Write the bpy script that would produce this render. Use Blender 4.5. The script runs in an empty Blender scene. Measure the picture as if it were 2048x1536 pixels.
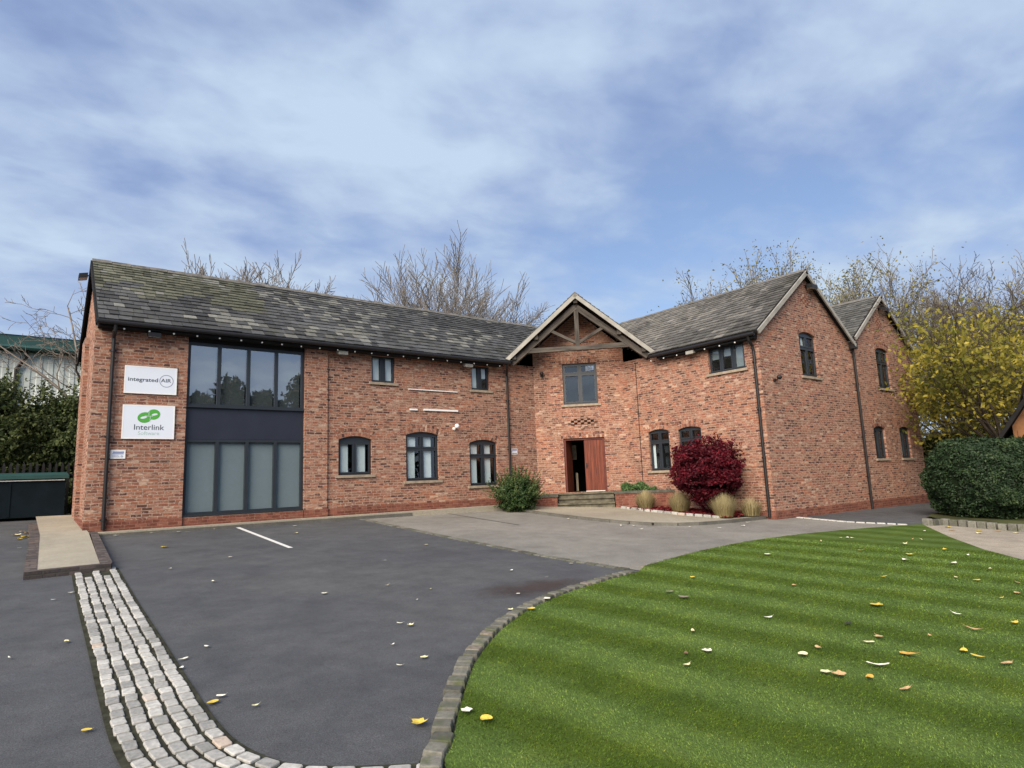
import bpy, math, random
import numpy as np
from mathutils import Vector, Matrix, noise
from mathutils.geometry import tessellate_polygon
R = math.radians
sc = bpy.context.scene
col = sc.collection
random.seed(7); rng = np.random.default_rng(7)

# ------------------------------------------------------------------ camera, sky, sun, exposure
EYE = Vector((0, 0, 1.55))
yaw, pitch, roll = R(-38.026), R(8.708), R(-2.258)
cam_d = bpy.data.cameras.new('camera'); cam = bpy.data.objects.new('camera', cam_d); col.objects.link(cam)
r0 = Vector((math.cos(yaw), math.sin(yaw), 0)); f0 = Vector((-math.sin(yaw), math.cos(yaw), 0)); u0 = Vector((0, 0, 1))
f2 = f0*math.cos(pitch)+u0*math.sin(pitch); u2 = -f0*math.sin(pitch)+u0*math.cos(pitch)
r3 = r0*math.cos(roll)+u2*math.sin(roll); u3 = -r0*math.sin(roll)+u2*math.cos(roll)
cam.matrix_world = Matrix(((r3.x, u3.x, -f2.x, EYE.x), (r3.y, u3.y, -f2.y, EYE.y), (r3.z, u3.z, -f2.z, EYE.z), (0, 0, 0, 1)))
cam_d.sensor_width = 36; cam_d.lens = 36*1264/2048; cam_d.clip_start = .05; cam_d.clip_end = 3000
sc.camera = cam
sc.view_settings.view_transform = 'Standard'; sc.view_settings.look = 'None'
sc.view_settings.exposure = 1.0; sc.view_settings.gamma = 1

SUN_EL, SUN_AZ = R(34), R(-62)          # azimuth from +y towards +x: the sun stands to the left, a little behind the camera
sun_dir = Vector((-math.cos(SUN_EL)*math.cos(R(28)), -math.cos(SUN_EL)*math.sin(R(28)), math.sin(SUN_EL)))
world = bpy.data.worlds.new('World'); sc.world = world; world.use_nodes = True
wn = world.node_tree; wn.nodes.clear()
def nd(t, typ, **kw):
    n = t.nodes.new(typ)
    for k, v in kw.items():
        if k.startswith('i_'): n.inputs[int(k[2:]) if k[2:].isdigit() else k[2:]].default_value = v
        else: setattr(n, k, v)
    return n
sky = nd(wn, 'ShaderNodeTexSky', sky_type='NISHITA', sun_disc=False)
sky.sun_elevation = SUN_EL; sky.sun_rotation = math.atan2(sun_dir.x, sun_dir.y)
sky.air_density = 1.0; sky.dust_density = .6; sky.ozone_density = 2.5
tc = nd(wn, 'ShaderNodeTexCoord')
sep = nd(wn, 'ShaderNodeSeparateXYZ'); wn.links.new(tc.outputs['Generated'], sep.inputs[0])
zz = nd(wn, 'ShaderNodeMath', operation='MAXIMUM', i_1=0.0); wn.links.new(sep.outputs[2], zz.inputs[0])
za = nd(wn, 'ShaderNodeMath', operation='ADD', i_1=.16); wn.links.new(zz.outputs[0], za.inputs[0])
dx = nd(wn, 'ShaderNodeMath', operation='DIVIDE'); dy = nd(wn, 'ShaderNodeMath', operation='DIVIDE')
wn.links.new(sep.outputs[0], dx.inputs[0]); wn.links.new(za.outputs[0], dx.inputs[1])
wn.links.new(sep.outputs[1], dy.inputs[0]); wn.links.new(za.outputs[0], dy.inputs[1])
cmb = nd(wn, 'ShaderNodeCombineXYZ'); wn.links.new(dx.outputs[0], cmb.inputs[0]); wn.links.new(dy.outputs[0], cmb.inputs[1])
def cloud_noise(scale, rot, stretch, detail, rough, dist, off):
    mp = nd(wn, 'ShaderNodeMapping'); mp.inputs['Rotation'].default_value = (0, 0, R(rot)); mp.inputs['Scale'].default_value = (stretch, 1, 1)
    mp.inputs['Location'].default_value = off
    wn.links.new(cmb.outputs[0], mp.inputs[0])
    n = nd(wn, 'ShaderNodeTexNoise'); n.inputs['Scale'].default_value = scale; n.inputs['Detail'].default_value = detail
    n.inputs['Roughness'].default_value = rough; n.inputs['Distortion'].default_value = dist
    wn.links.new(mp.outputs[0], n.inputs['Vector'])
    return n.outputs['Fac']
n1 = cloud_noise(.62, 40, .95, 4, .5, .1, (1.3, .4, 0))
n2 = cloud_noise(1.9, 35, .8, 5, .52, .2, (4.1, 2.2, 0))
n3 = cloud_noise(6.0, 30, .75, 4, .55, .2, (0, 7, 0))
def wmix(a, b, fac):
    m = nd(wn, 'ShaderNodeMix', data_type='FLOAT'); m.inputs[0].default_value = fac
    wn.links.new(a, m.inputs[2]); wn.links.new(b, m.inputs[3]); return m.outputs[0]
nmx = wmix(wmix(n1, n2, .42), n3, .14)
cr = nd(wn, 'ShaderNodeValToRGB'); cr.color_ramp.interpolation = 'EASE'
cr.color_ramp.elements[0].position = .34; cr.color_ramp.elements[0].color = (0.32, 0.32, 0.32, 1)
cr.color_ramp.elements[1].position = .54; cr.color_ramp.elements[1].color = (1, 1, 1, 1)
wn.links.new(nmx, cr.inputs[0])
ccol = nd(wn, 'ShaderNodeValToRGB')
ccol.color_ramp.elements[0].position = .40; ccol.color_ramp.elements[0].color = (1.85, 2.4, 3.95, 1)
ccol.color_ramp.elements[1].position = .59; ccol.color_ramp.elements[1].color = (3.3, 4.1, 5.15, 1)
wn.links.new(wmix(wmix(n2, n1, .35), n3, .25), ccol.inputs[0])
smix = nd(wn, 'ShaderNodeMix', data_type='RGBA')
wn.links.new(cr.outputs[0], smix.inputs[0]); wn.links.new(sky.outputs[0], smix.inputs[6]); wn.links.new(ccol.outputs[0], smix.inputs[7])
bg = nd(wn, 'ShaderNodeBackground'); bg.inputs['Strength'].default_value = .085
wn.links.new(smix.outputs[2], bg.inputs['Color'])
wo = nd(wn, 'ShaderNodeOutputWorld'); wn.links.new(bg.outputs[0], wo.inputs['Surface'])

sd = bpy.data.lights.new('sun', 'SUN'); sun = bpy.data.objects.new('sun', sd); col.objects.link(sun)
sd.energy = 3.4; sd.angle = R(48); sd.color = (1.0, .87, .72)
sun.rotation_euler = sun_dir.to_track_quat('Z', 'Y').to_euler()

# ------------------------------------------------------------------ materials
def mat(name, base=(.5, .5, .5), rough=.8, spec=.3, metal=0):
    m = bpy.data.materials.new(name); m.use_nodes = True
    b = m.node_tree.nodes['Principled BSDF']
    b.inputs['Base Color'].default_value = (*base, 1); b.inputs['Roughness'].default_value = rough
    b.inputs['Specular IOR Level'].default_value = spec; b.inputs['Metallic'].default_value = metal
    return m, m.node_tree, b
def ramp(t, src, stops, interp='LINEAR'):
    r = t.nodes.new('ShaderNodeValToRGB'); r.color_ramp.interpolation = interp
    e = r.color_ramp.elements
    while len(e) < len(stops): e.new(.5)
    for k, (p, c) in enumerate(stops): e[k].position = p; e[k].color = (*c, 1) if len(c) == 3 else c
    t.links.new(src, r.inputs[0]); return r.outputs[0]
def noi(t, vec, scale, detail=4, rough=.55, dist=0):
    n = t.nodes.new('ShaderNodeTexNoise'); n.inputs['Scale'].default_value = scale; n.inputs['Detail'].default_value = detail
    n.inputs['Roughness'].default_value = rough; n.inputs['Distortion'].default_value = dist
    if vec: t.links.new(vec, n.inputs['Vector'])
    return n
def mixc(t, fac, a, b, blend='MIX'):
    m = t.nodes.new('ShaderNodeMix'); m.data_type = 'RGBA'; m.blend_type = blend
    for s, i in ((fac, 0), (a, 6), (b, 7)):
        if hasattr(s, 'links'): t.links.new(s, m.inputs[i])
        elif isinstance(s, (int, float)): m.inputs[i].default_value = s
        else: m.inputs[i].default_value = (*s, 1)
    return m.outputs[2]
def bump(t, b, h, strength=.5, dist=.01):
    n = t.nodes.new('ShaderNodeBump'); n.inputs['Strength'].default_value = strength; n.inputs['Distance'].default_value = dist
    t.links.new(h, n.inputs['Height']); t.links.new(n.outputs[0], b.inputs['Normal'])
def objc(t): return t.nodes.new('ShaderNodeTexCoord').outputs['Object']

def brick_mat(name, stops, mortar, w=.225, h=.0745, mort=.011, hue=None, squash=.7, flk=1):
    m, t, b = mat(name, rough=.9, spec=.2)
    uv = t.nodes.new('ShaderNodeTexCoord').outputs['UV']
    # hand made courses wander a little
    wob = noi(t, uv, 3.2, 2); sub = t.nodes.new('ShaderNodeVectorMath'); sub.operation = 'SUBTRACT'; sub.inputs[1].default_value = (.5, .5, .5)
    t.links.new(wob.outputs['Color'], sub.inputs[0])
    scl = t.nodes.new('ShaderNodeVectorMath'); scl.operation = 'SCALE'; scl.inputs['Scale'].default_value = .016; t.links.new(sub.outputs[0], scl.inputs[0])
    add = t.nodes.new('ShaderNodeVectorMath'); t.links.new(uv, add.inputs[0]); t.links.new(scl.outputs[0], add.inputs[1])
    def bt(ms, sm):
        k = t.nodes.new('ShaderNodeTexBrick'); k.offset = .5; k.inputs['Scale'].default_value = 1
        k.inputs['Color1'].default_value = (0, 0, 0, 1); k.inputs['Color2'].default_value = (1, 1, 1, 1); k.inputs['Mortar'].default_value = (.5, .5, .5, 1)
        k.inputs['Mortar Size'].default_value = ms; k.inputs['Mortar Smooth'].default_value = sm
        k.inputs['Brick Width'].default_value = w; k.inputs['Row Height'].default_value = h
        t.links.new(add.outputs[0], k.inputs['Vector']); return k
    k = bt(mort, .35); k.squash = squash; k.squash_frequency = 3
    c = ramp(t, k.outputs['Color'], stops, 'CONSTANT')
    n = noi(t, uv, 30, 4, .65)
    c = mixc(t, .6, c, ramp(t, n.outputs['Fac'], [(.3, (.5, .48, .47)), (.7, (1.25, 1.2, 1.18))]), 'MULTIPLY')
    big = noi(t, uv, .5, 5, .62)
    c = mixc(t, .8, c, ramp(t, big.outputs['Fac'], hue or [(.33, (.84, .82, .86)), (.5, (1, 1, 1)), (.68, (1.16, 1.06, .94))]), 'MULTIPLY')
    mpv = t.nodes.new('ShaderNodeMapping'); mpv.inputs['Scale'].default_value = (2.6, .35, 1); t.links.new(uv, mpv.inputs[0])
    c = mixc(t, .8, c, ramp(t, noi(t, mpv.outputs[0], 1, 5, .6).outputs['Fac'], [(.32, (.74, .73, .74)), (.5, (1, 1, 1)), (.7, (1.10, 1.08, 1.06))]), 'MULTIPLY')
    def fleck(sx, sy, lo, hi, f, off):
        mp = t.nodes.new('ShaderNodeMapping'); mp.inputs['Scale'].default_value = (sx, sy, 1); mp.inputs['Location'].default_value = (off, off*.7, 0); t.links.new(uv, mp.inputs[0])
        return ramp(t, noi(t, mp.outputs[0], 1, 3, .5).outputs['Fac'], [(lo, (0, 0, 0)), (hi, (f, f, f))])
    mn = noi(t, uv, 9, 3)
    mc = mixc(t, mn.outputs['Fac'], tuple(x*.72 for x in mortar), tuple(min(1, x*1.25) for x in mortar))
    c = mixc(t, k.outputs['Fac'], c, mc)
    # chipped dark faces and pale lime smears of reclaimed bricks
    c = mixc(t, fleck(6, 20, .575, .62, .6*flk, 3), c, (.13, .065, .052))
    c = mixc(t, fleck(7, 22, .59, .64, .45*flk, 11), c, (.52, .38, .29))
    c = mixc(t, fleck(14, 30, .63, .68, .6*flk, 29), c, (.62, .51, .42))
    t.links.new(c, b.inputs['Base Color'])
    hh = t.nodes.new('ShaderNodeMath'); hh.operation = 'MULTIPLY_ADD'; hh.inputs[1].default_value = -1.0
    t.links.new(k.outputs['Fac'], hh.inputs[0]); t.links.new(n.outputs['Fac'], hh.inputs[2])
    bump(t, b, hh.outputs[0], .6, .008)
    return m
STOCK = [(0, (.10, .050, .042)), (.09, (.185, .082, .062)), (.24, (.275, .115, .072)), (.46, (.338, .155, .098)), (.66, (.31, .155, .108)), (.85, (.385, .215, .148)), (.955, (.47, .325, .245))]
M = {}
M['brick'] = brick_mat('reclaimed brick', STOCK, (.335, .235, .18))
M['plinth'] = brick_mat('red engineering brick', [(0, (.15, .054, .038)), (.4, (.195, .071, .049)), (.75, (.235, .096, .066))], (.24, .13, .095), mort=.006, flk=.25)
M['kerbbrick'] = brick_mat('dark paver brick', [(0, (.07, .06, .06)), (.4, (.11, .095, .09)), (.75, (.16, .13, .12))], (.06, .055, .05), flk=0)
def plain(name, c, rough=.6, spec=.4, var=.25, sc_=6, bmp=.15, metal=0):
    m, t, b = mat(name, c, rough, spec, metal)
    n = noi(t, objc(t), sc_, 5, .6)
    t.links.new(ramp(t, n.outputs['Fac'], [(.3, tuple(x*(1-var) for x in c)), (.7, tuple(min(1, x*(1+var)) for x in c))]), b.inputs['Base Color'])
    if bmp: bump(t, b, noi(t, objc(t), sc_*6, 4).outputs['Fac'], bmp, .005)
    return m
M['anthracite'] = plain('anthracite paint', (.022, .028, .036), .38, .5, .12, 3, .03)
M['navy'] = plain('spandrel paint', (.020, .024, .038), .42, .5, .12, 2, .02)
M['black'] = plain('black plastic', (.012, .011, .012), .45, .4, .2, 8, .05)
M['blackwood'] = plain('black eaves board', (.012, .012, .013), .8, .2, .3, 4, .1)
M['sill'] = plain('sandstone sill', (.30, .25, .19), .9, .2, .25, 8, .3)
M['barge'] = plain('weathered cream paint', (.29, .28, .25), .7, .3, .22, 3.5, .2)
M['white'] = plain('white enamel', (.80, .80, .79), .4, .4, .04, 4, 0)
M['signwhite'] = plain('sign face', (.70, .75, .84), .35, .5, .02, 2, 0)
M['whitepaint'] = plain('worn white line paint', (.62, .62, .60), .8, .2, .2, 30, .2)
M['ink'] = plain('dark grey lettering', (.07, .085, .11), .5, .3, .05, 5, 0)
M['ringgrey'] = plain('grey lettering', (.26, .29, .36), .5, .3, .05, 5, 0)
M['paleink'] = plain('pale green lettering', (.42, .55, .52), .5, .3, .05, 5, 0)
M['green'] = plain('logo green', (.085, .36, .055), .45, .4, .05, 5, 0)
M['leafhole'] = plain('logo pale green', (.55, .85, .62), .45, .4, .05, 5, 0)
M['signblue'] = plain('sign blue', (.05, .09, .30), .5, .3, .05, 5, 0)
M['signred'] = plain('sign red', (.5, .05, .05), .5, .3, .05, 5, 0)
M['blind'] = plain('window blind', (.74, .80, .82), .9, .1, .05, 1.2, 0)
M['greyblind'] = plain('grey roller blind', (.27, .315, .345), .9, .1, .05, 1.0, 0)
M['darkblind'] = plain('dark roller blind', (.17, .185, .19), .9, .1, .05, 1.0, 0)
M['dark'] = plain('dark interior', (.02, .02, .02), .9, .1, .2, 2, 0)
M['teal'] = plain('dark teal painted steel', (.018, .065, .062), .5, .4, .2, 2, .05)
M['binbody'] = plain('dark blue green steel', (.004, .009, .013), .7, .1, .3, 2, .05)
M['slatebase'] = plain('roof felt', (.03, .03, .032), .95, .1, .2, 3, 0)
M['ridge'] = plain('ridge tile', (.13, .125, .115), .9, .2, .4, 5, .4)
M['stone'] = plain('mossy sandstone', (.125, .115, .085), .95, .15, .45, 5, .5)
M['coping'] = plain('dark stone coping', (.085, .085, .07), .95, .15, .4, 6, .5)
M['bark'] = plain('bark', (.185, .17, .155), .95, .1, .35, 5, .5)
M['darkbark'] = plain('dark bark', (.075, .062, .05), .95, .1, .35, 5, .5)
M['palebark'] = plain('pale bark', (.20, .17, .145), .95, .1, .3, 4, .4)
M['soil'] = plain('soil', (.05, .032, .025), 1, .05, .5, 8, .8)
M['rust'] = plain('pale metal', (.42, .43, .42), .5, .5, .15, 4, .05)
M['thresh'] = plain('threshold strip', (.62, .62, .6), .4, .5, .05, 4, 0)
M['orange'] = plain('orange stained timber', (.19, .085, .032), .6, .3, .35, 2.5, .2)

def wood_mat(name, a, bcol, scale=(18, 18, 1.2), rough=.85):
    m, t, b = mat(name, a, rough, .25)
    mp = t.nodes.new('ShaderNodeMapping'); mp.inputs['Scale'].default_value = scale
    t.links.new(t.nodes.new('ShaderNodeTexCoord').outputs['UV'], mp.inputs[0])
    n = noi(t, mp.outputs[0], 1.0, 6, .65, .4)
    t.links.new(ramp(t, n.outputs['Fac'], [(.32, a), (.68, bcol)]), b.inputs['Base Color'])
    bump(t, b, n.outputs['Fac'], .6, .01); return m
M['oak'] = wood_mat('weathered oak', (.022, .019, .017), (.125, .108, .092), (9, 1.2, 1))
M['doorwood'] = wood_mat('stained door boards', (.055, .014, .010), (.22, .058, .030), (14, .9, 1), .5)
M['frame_red'] = plain('dark red timber', (.10, .025, .018), .6, .3, .3, 5, .1)

def glass_mat(nm='window glass', refl=.13):
    m = bpy.data.materials.new(nm); m.use_nodes = True; t = m.node_tree; t.nodes.clear()
    o = t.nodes.new('ShaderNodeOutputMaterial'); mx = t.nodes.new('ShaderNodeMixShader')
    tr = t.nodes.new('ShaderNodeBsdfTransparent'); tr.inputs[0].default_value = (.82, .87, .88, 1)
    gl = t.nodes.new('ShaderNodeBsdfGlossy'); gl.inputs['Roughness'].default_value = .015
    fr0 = t.nodes.new('ShaderNodeLayerWeight'); fr = t.nodes.new('ShaderNodeMath'); fr.operation = 'POWER'; fr.inputs[1].default_value = 4.5; t.links.new(fr0.outputs['Facing'], fr.inputs[0])
    k = t.nodes.new('ShaderNodeMath'); k.operation = 'MULTIPLY_ADD'; k.inputs[1].default_value = .8; k.inputs[2].default_value = refl
    n = noi(t, objc(t), 1.3, 2)
    bp = t.nodes.new('ShaderNodeBump'); bp.inputs['Strength'].default_value = .04; bp.inputs['Distance'].default_value = .05
    t.links.new(n.outputs['Fac'], bp.inputs['Height']); t.links.new(bp.outputs[0], gl.inputs['Normal'])
    t.links.new(fr.outputs[0], k.inputs[0]); t.links.new(k.outputs[0], mx.inputs[0]); t.links.new(tr.outputs[0], mx.inputs[1]); t.links.new(gl.outputs[0], mx.inputs[2])
    t.links.new(mx.outputs[0], o.inputs[0]); return m
M['glass'] = glass_mat(); M['tintglass'] = glass_mat('tinted window glass', .42)

def slate_mat():
    m, t, b = mat('roof slates', rough=.75, spec=.3)
    a = t.nodes.new('ShaderNodeAttribute'); a.attribute_name = 'tone'
    oc = objc(t)
    n = noi(t, oc, 9, 5, .65)
    c = mixc(t, .6, a.outputs['Color'], ramp(t, n.outputs['Fac'], [(.3, (.55, .55, .55)), (.7, (1.35, 1.35, 1.3))]), 'MULTIPLY')
    ms = noi(t, oc, 1.1, 5, .7); mf = noi(t, oc, 14, 4, .7)
    k = ramp(t, mf.outputs['Fac'], [(.45, (0, 0, 0)), (.62, (1, 1, 1))])
    k2 = ramp(t, ms.outputs['Fac'], [(.50, (0, 0, 0)), (.68, (.55, .55, .55))])
    c = mixc(t, mixc(t, 1.0, k, k2, 'MULTIPLY'), c, (.085, .085, .04))
    t.links.new(c, b.inputs['Base Color']); bump(t, b, n.outputs['Fac'], .5, .01); return m
M['slate'] = slate_mat()

def tone_leaf(name, stops, trans=.35, rough=.6):
    m, t, b = mat(name, rough=rough, spec=.25)
    a = t.nodes.new('ShaderNodeAttribute'); a.attribute_name = 'tone'
    s = t.nodes.new('ShaderNodeSeparateColor'); t.links.new(a.outputs['Color'], s.inputs[0])
    c = ramp(t, s.outputs[0], stops); t.links.new(c, b.inputs['Base Color'])
    if trans:
        tl = t.nodes.new('ShaderNodeBsdfTranslucent'); t.links.new(c, tl.inputs[0]); mx = t.nodes.new('ShaderNodeMixShader'); mx.inputs[0].default_value = trans
        out = t.nodes['Material Output']; t.links.new(b.outputs[0], mx.inputs[1]); t.links.new(tl.outputs[0], mx.inputs[2]); t.links.new(mx.outputs[0], out.inputs[0])
    return m
M['yellowleaf'] = tone_leaf('autumn yellow leaves', [(0, (.10, .115, .02)), (.4, (.26, .24, .04)), (.75, (.44, .36, .055)), (1, (.56, .46, .10))], .4)
M['sparseleaf'] = tone_leaf('sparse olive leaves', [(0, (.11, .11, .03)), (.5, (.22, .20, .06)), (1, (.36, .30, .10))], .4)
M['yew'] = tone_leaf('yew needles', [(0, (.010, .022, .010)), (.55, (.022, .045, .018)), (1, (.055, .085, .032))], .1)
M['ivy'] = tone_leaf('hedge leaves', [(0, (.025, .040, .014)), (.5, (.055, .080, .026)), (1, (.12, .145, .05))], .25)
M['shrub'] = tone_leaf('shrub leaves', [(0, (.018, .042, .014)), (.5, (.036, .078, .022)), (1, (.11, .14, .05))], .25)
M['herb'] = tone_leaf('planter leaves', [(0, (.04, .09, .03)), (.5, (.08, .17, .06)), (1, (.17, .25, .09))], .25)
M['maple'] = tone_leaf('crimson maple leaves', [(0, (.040, .004, .008)), (.5, (.095, .006, .014)), (1, (.19, .014, .024))], .25)
M['tuft'] = tone_leaf('straw grass', [(0, (.20, .16, .07)), (.5, (.40, .34, .18)), (1, (.60, .53, .33))], .3)
M['litter'] = tone_leaf('crimson leaf litter', [(0, (.05, .006, .008)), (.5, (.14, .010, .015)), (1, (.22, .03, .03))], .1)
M['conifer'] = tone_leaf('dark conifer', [(0, (.008, .014, .008)), (1, (.028, .042, .018))], .1)
M['fall'] = {}
for k, c in dict(yellow=(.62, .46, .07), pale=(.72, .66, .38), white=(.78, .75, .62), tan=(.50, .33, .16), brown=(.20, .12, .07), orange=(.60, .33, .06), dark=(.03, .028, .02), grey=(.21, .18, .14)).items():
    M['fall'][k] = plain('fallen leaf '+k, c, .6, .3, .3, 40, .2)

def asphalt(name, c0, c1, scale=1.0, pale=.3):
    m, t, b = mat(name, rough=.85, spec=.25)
    oc = objc(t)
    fine = noi(t, oc, 110, 4, .75); mid = noi(t, oc, 2.3, 8, .72); sp = noi(t, oc, 330, 2, .5); st = noi(t, oc, .35, 5, .6, .6)
    c = mixc(t, ramp(t, mid.outputs['Fac'], [(.3, (0, 0, 0)), (.7, (1, 1, 1))]), c0, c1)
    c = mixc(t, .75, c, ramp(t, fine.outputs['Fac'], [(.34, (.30, .30, .30)), (.68, (1.7, 1.7, 1.7))]), 'MULTIPLY')
    c = mixc(t, ramp(t, sp.outputs['Fac'], [(.66, (0, 0, 0)), (.74, (pale, pale, pale))]), c, (.34, .33, .31))
    c = mixc(t, .7, c, ramp(t, st.outputs['Fac'], [(.3, (.78, .78, .8)), (.5, (1, 1, 1)), (.7, (1.22, 1.2, 1.16))]), 'MULTIPLY')
    t.links.new(c, b.inputs['Base Color'])
    t.links.new(ramp(t, st.outputs['Fac'], [(.35, (.62, .62, .62)), (.6, (.9, .9, .9))]), b.inputs['Roughness'])
    bump(t, b, fine.outputs['Fac'], .5, .006); return m
M['tarmac'] = asphalt('tarmac', (.058, .061, .066), (.094, .098, .104))
M['forecourt'] = asphalt('worn grey tarmac', (.175, .167, .148), (.245, .235, .212), pale=.45)
M['gravel'] = asphalt('pale resin gravel', (.24, .21, .165), (.36, .32, .265), pale=.5)
M['concrete'] = asphalt('pale concrete', (.285, .26, .20), (.36, .33, .265), pale=.25)
M['kerb'] = asphalt('dark kerb stone', (.085, .082, .072), (.15, .145, .125), pale=.2)
M['earth'] = plain('rough ground', (.06, .065, .03), 1, .05, .5, .8, .6)
def sett_mat(name, c0, c1, moss=.35, warm=(.48, .40, .34)):
    m, t, b = mat(name, rough=.8, spec=.3)
    a = t.nodes.new('ShaderNodeAttribute'); a.attribute_name = 'tone'
    n = noi(t, objc(t), 26, 5, .65); n2 = noi(t, objc(t), 7, 4)
    s = t.nodes.new('ShaderNodeSeparateColor'); t.links.new(a.outputs['Color'], s.inputs[0])
    c = ramp(t, s.outputs[0], [(0, c0), (.8, c1), (.93, c1), (1, warm)])
    c = mixc(t, .7, c, ramp(t, n.outputs['Fac'], [(.3, (.55, .55, .55)), (.7, (1.25, 1.25, 1.2))]), 'MULTIPLY')
    c = mixc(t, ramp(t, n2.outputs['Fac'], [(.5, (0, 0, 0)), (.72, (moss, moss, moss))]), c, (.07, .085, .03))
    t.links.new(c, b.inputs['Base Color']); bump(t, b, n.outputs['Fac'], .5, .01); return m
M['sett'] = sett_mat('granite setts', (.26, .26, .255), (.49, .485, .465), .2)
M['kerbsett'] = sett_mat('mossy kerb setts', (.07, .07, .058), (.19, .185, .16), .8, (.20, .17, .14))
M['joint'] = plain('mossy joint', (.040, .041, .030), 1, .05, .5, 9, .6)

STR_D = Vector((.2, -.98, 0)).normalized()
def lawn_mat(name, attr):
    m, t, b = mat(name, rough=.75, spec=.15)
    oc = objc(t)
    wob = noi(t, oc, .55, 3); w2 = noi(t, oc, 5, 3)
    s = t.nodes.new('ShaderNodeVectorMath'); s.operation = 'DOT_PRODUCT'; s.inputs[1].default_value = (.98, .2, 0); t.links.new(oc, s.inputs[0])
    ma = t.nodes.new('ShaderNodeMath'); ma.operation = 'MULTIPLY_ADD'; ma.inputs[1].default_value = .5; t.links.new(wob.outputs['Fac'], ma.inputs[0]); t.links.new(s.outputs['Value'], ma.inputs[2])
    ma2 = t.nodes.new('ShaderNodeMath'); ma2.operation = 'MULTIPLY_ADD'; ma2.inputs[1].default_value = .35; t.links.new(w2.outputs['Fac'], ma2.inputs[0]); t.links.new(ma.outputs[0], ma2.inputs[2])
    fr = t.nodes.new('ShaderNodeMath'); fr.operation = 'MULTIPLY'; fr.inputs[1].default_value = 2*math.pi/1.02; t.links.new(ma2.outputs[0], fr.inputs[0])
    si = t.nodes.new('ShaderNodeMath'); si.operation = 'SINE'; t.links.new(fr.outputs[0], si.inputs[0])
    hf = t.nodes.new('ShaderNodeMath'); hf.operation = 'MULTIPLY_ADD'; hf.inputs[1].default_value = .5; hf.inputs[2].default_value = .5; t.links.new(si.outputs[0], hf.inputs[0])
    c = ramp(t, hf.outputs[0], [(.15, (.065, .106, .011)), (.85, (.092, .148, .031))])  # mowing stripes: light and dark look of leaning blades put into colour
    pat = noi(t, oc, 1.8, 6, .65)
    c = mixc(t, .85, c, ramp(t, pat.outputs['Fac'], [(.3, (.66, .74, .62)), (.52, (1, 1, 1)), (.72, (1.35, 1.22, 1.05))]), 'MULTIPLY')
    if attr:
        a = t.nodes.new('ShaderNodeAttribute'); a.attribute_name = 'tone'
        c = mixc(t, 1.0, c, a.outputs['Color'], 'MULTIPLY')
    else:
        f = noi(t, oc, 60, 4, .7); c = mixc(t, .8, c, ramp(t, f.outputs['Fac'], [(.3, (.45, .45, .45)), (.7, (1.3, 1.3, 1.3))]), 'MULTIPLY')
        bump(t, b, f.outputs['Fac'], .8, .02)
    t.links.new(c, b.inputs['Base Color']); return m
M['lawn'] = lawn_mat('mown lawn', False); M['blade'] = lawn_mat('grass blades', True)

def clad_mat():
    m, t, b = mat('ribbed steel cladding', rough=.5, spec=.4)
    n = noi(t, objc(t), .7, 6, .6)
    t.links.new(ramp(t, n.outputs['Fac'], [(.3, (.38, .42, .40)), (.7, (.62, .66, .63))]), b.inputs['Base Color']); return m
M['clad'] = clad_mat()

# ------------------------------------------------------------------ mesh helpers
def link(name, me, m, parent=None):
    o = bpy.data.objects.new(name, me); col.objects.link(o)
    if m is not None: me.materials.append(M[m] if isinstance(m, str) else m)
    if parent: o.parent = parent
    return o
def tag(o, label=None, cat=None, group=None, kind=None):
    for k, v in (('label', label), ('category', cat), ('group', group), ('kind', kind)):
        if v: o[k] = v
    return o
def empty(name, loc=(0, 0, 0), label=None, cat=None, group=None):
    o = bpy.data.objects.new(name, None); col.objects.link(o); o.location = loc; return tag(o, label, cat, group)

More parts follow.
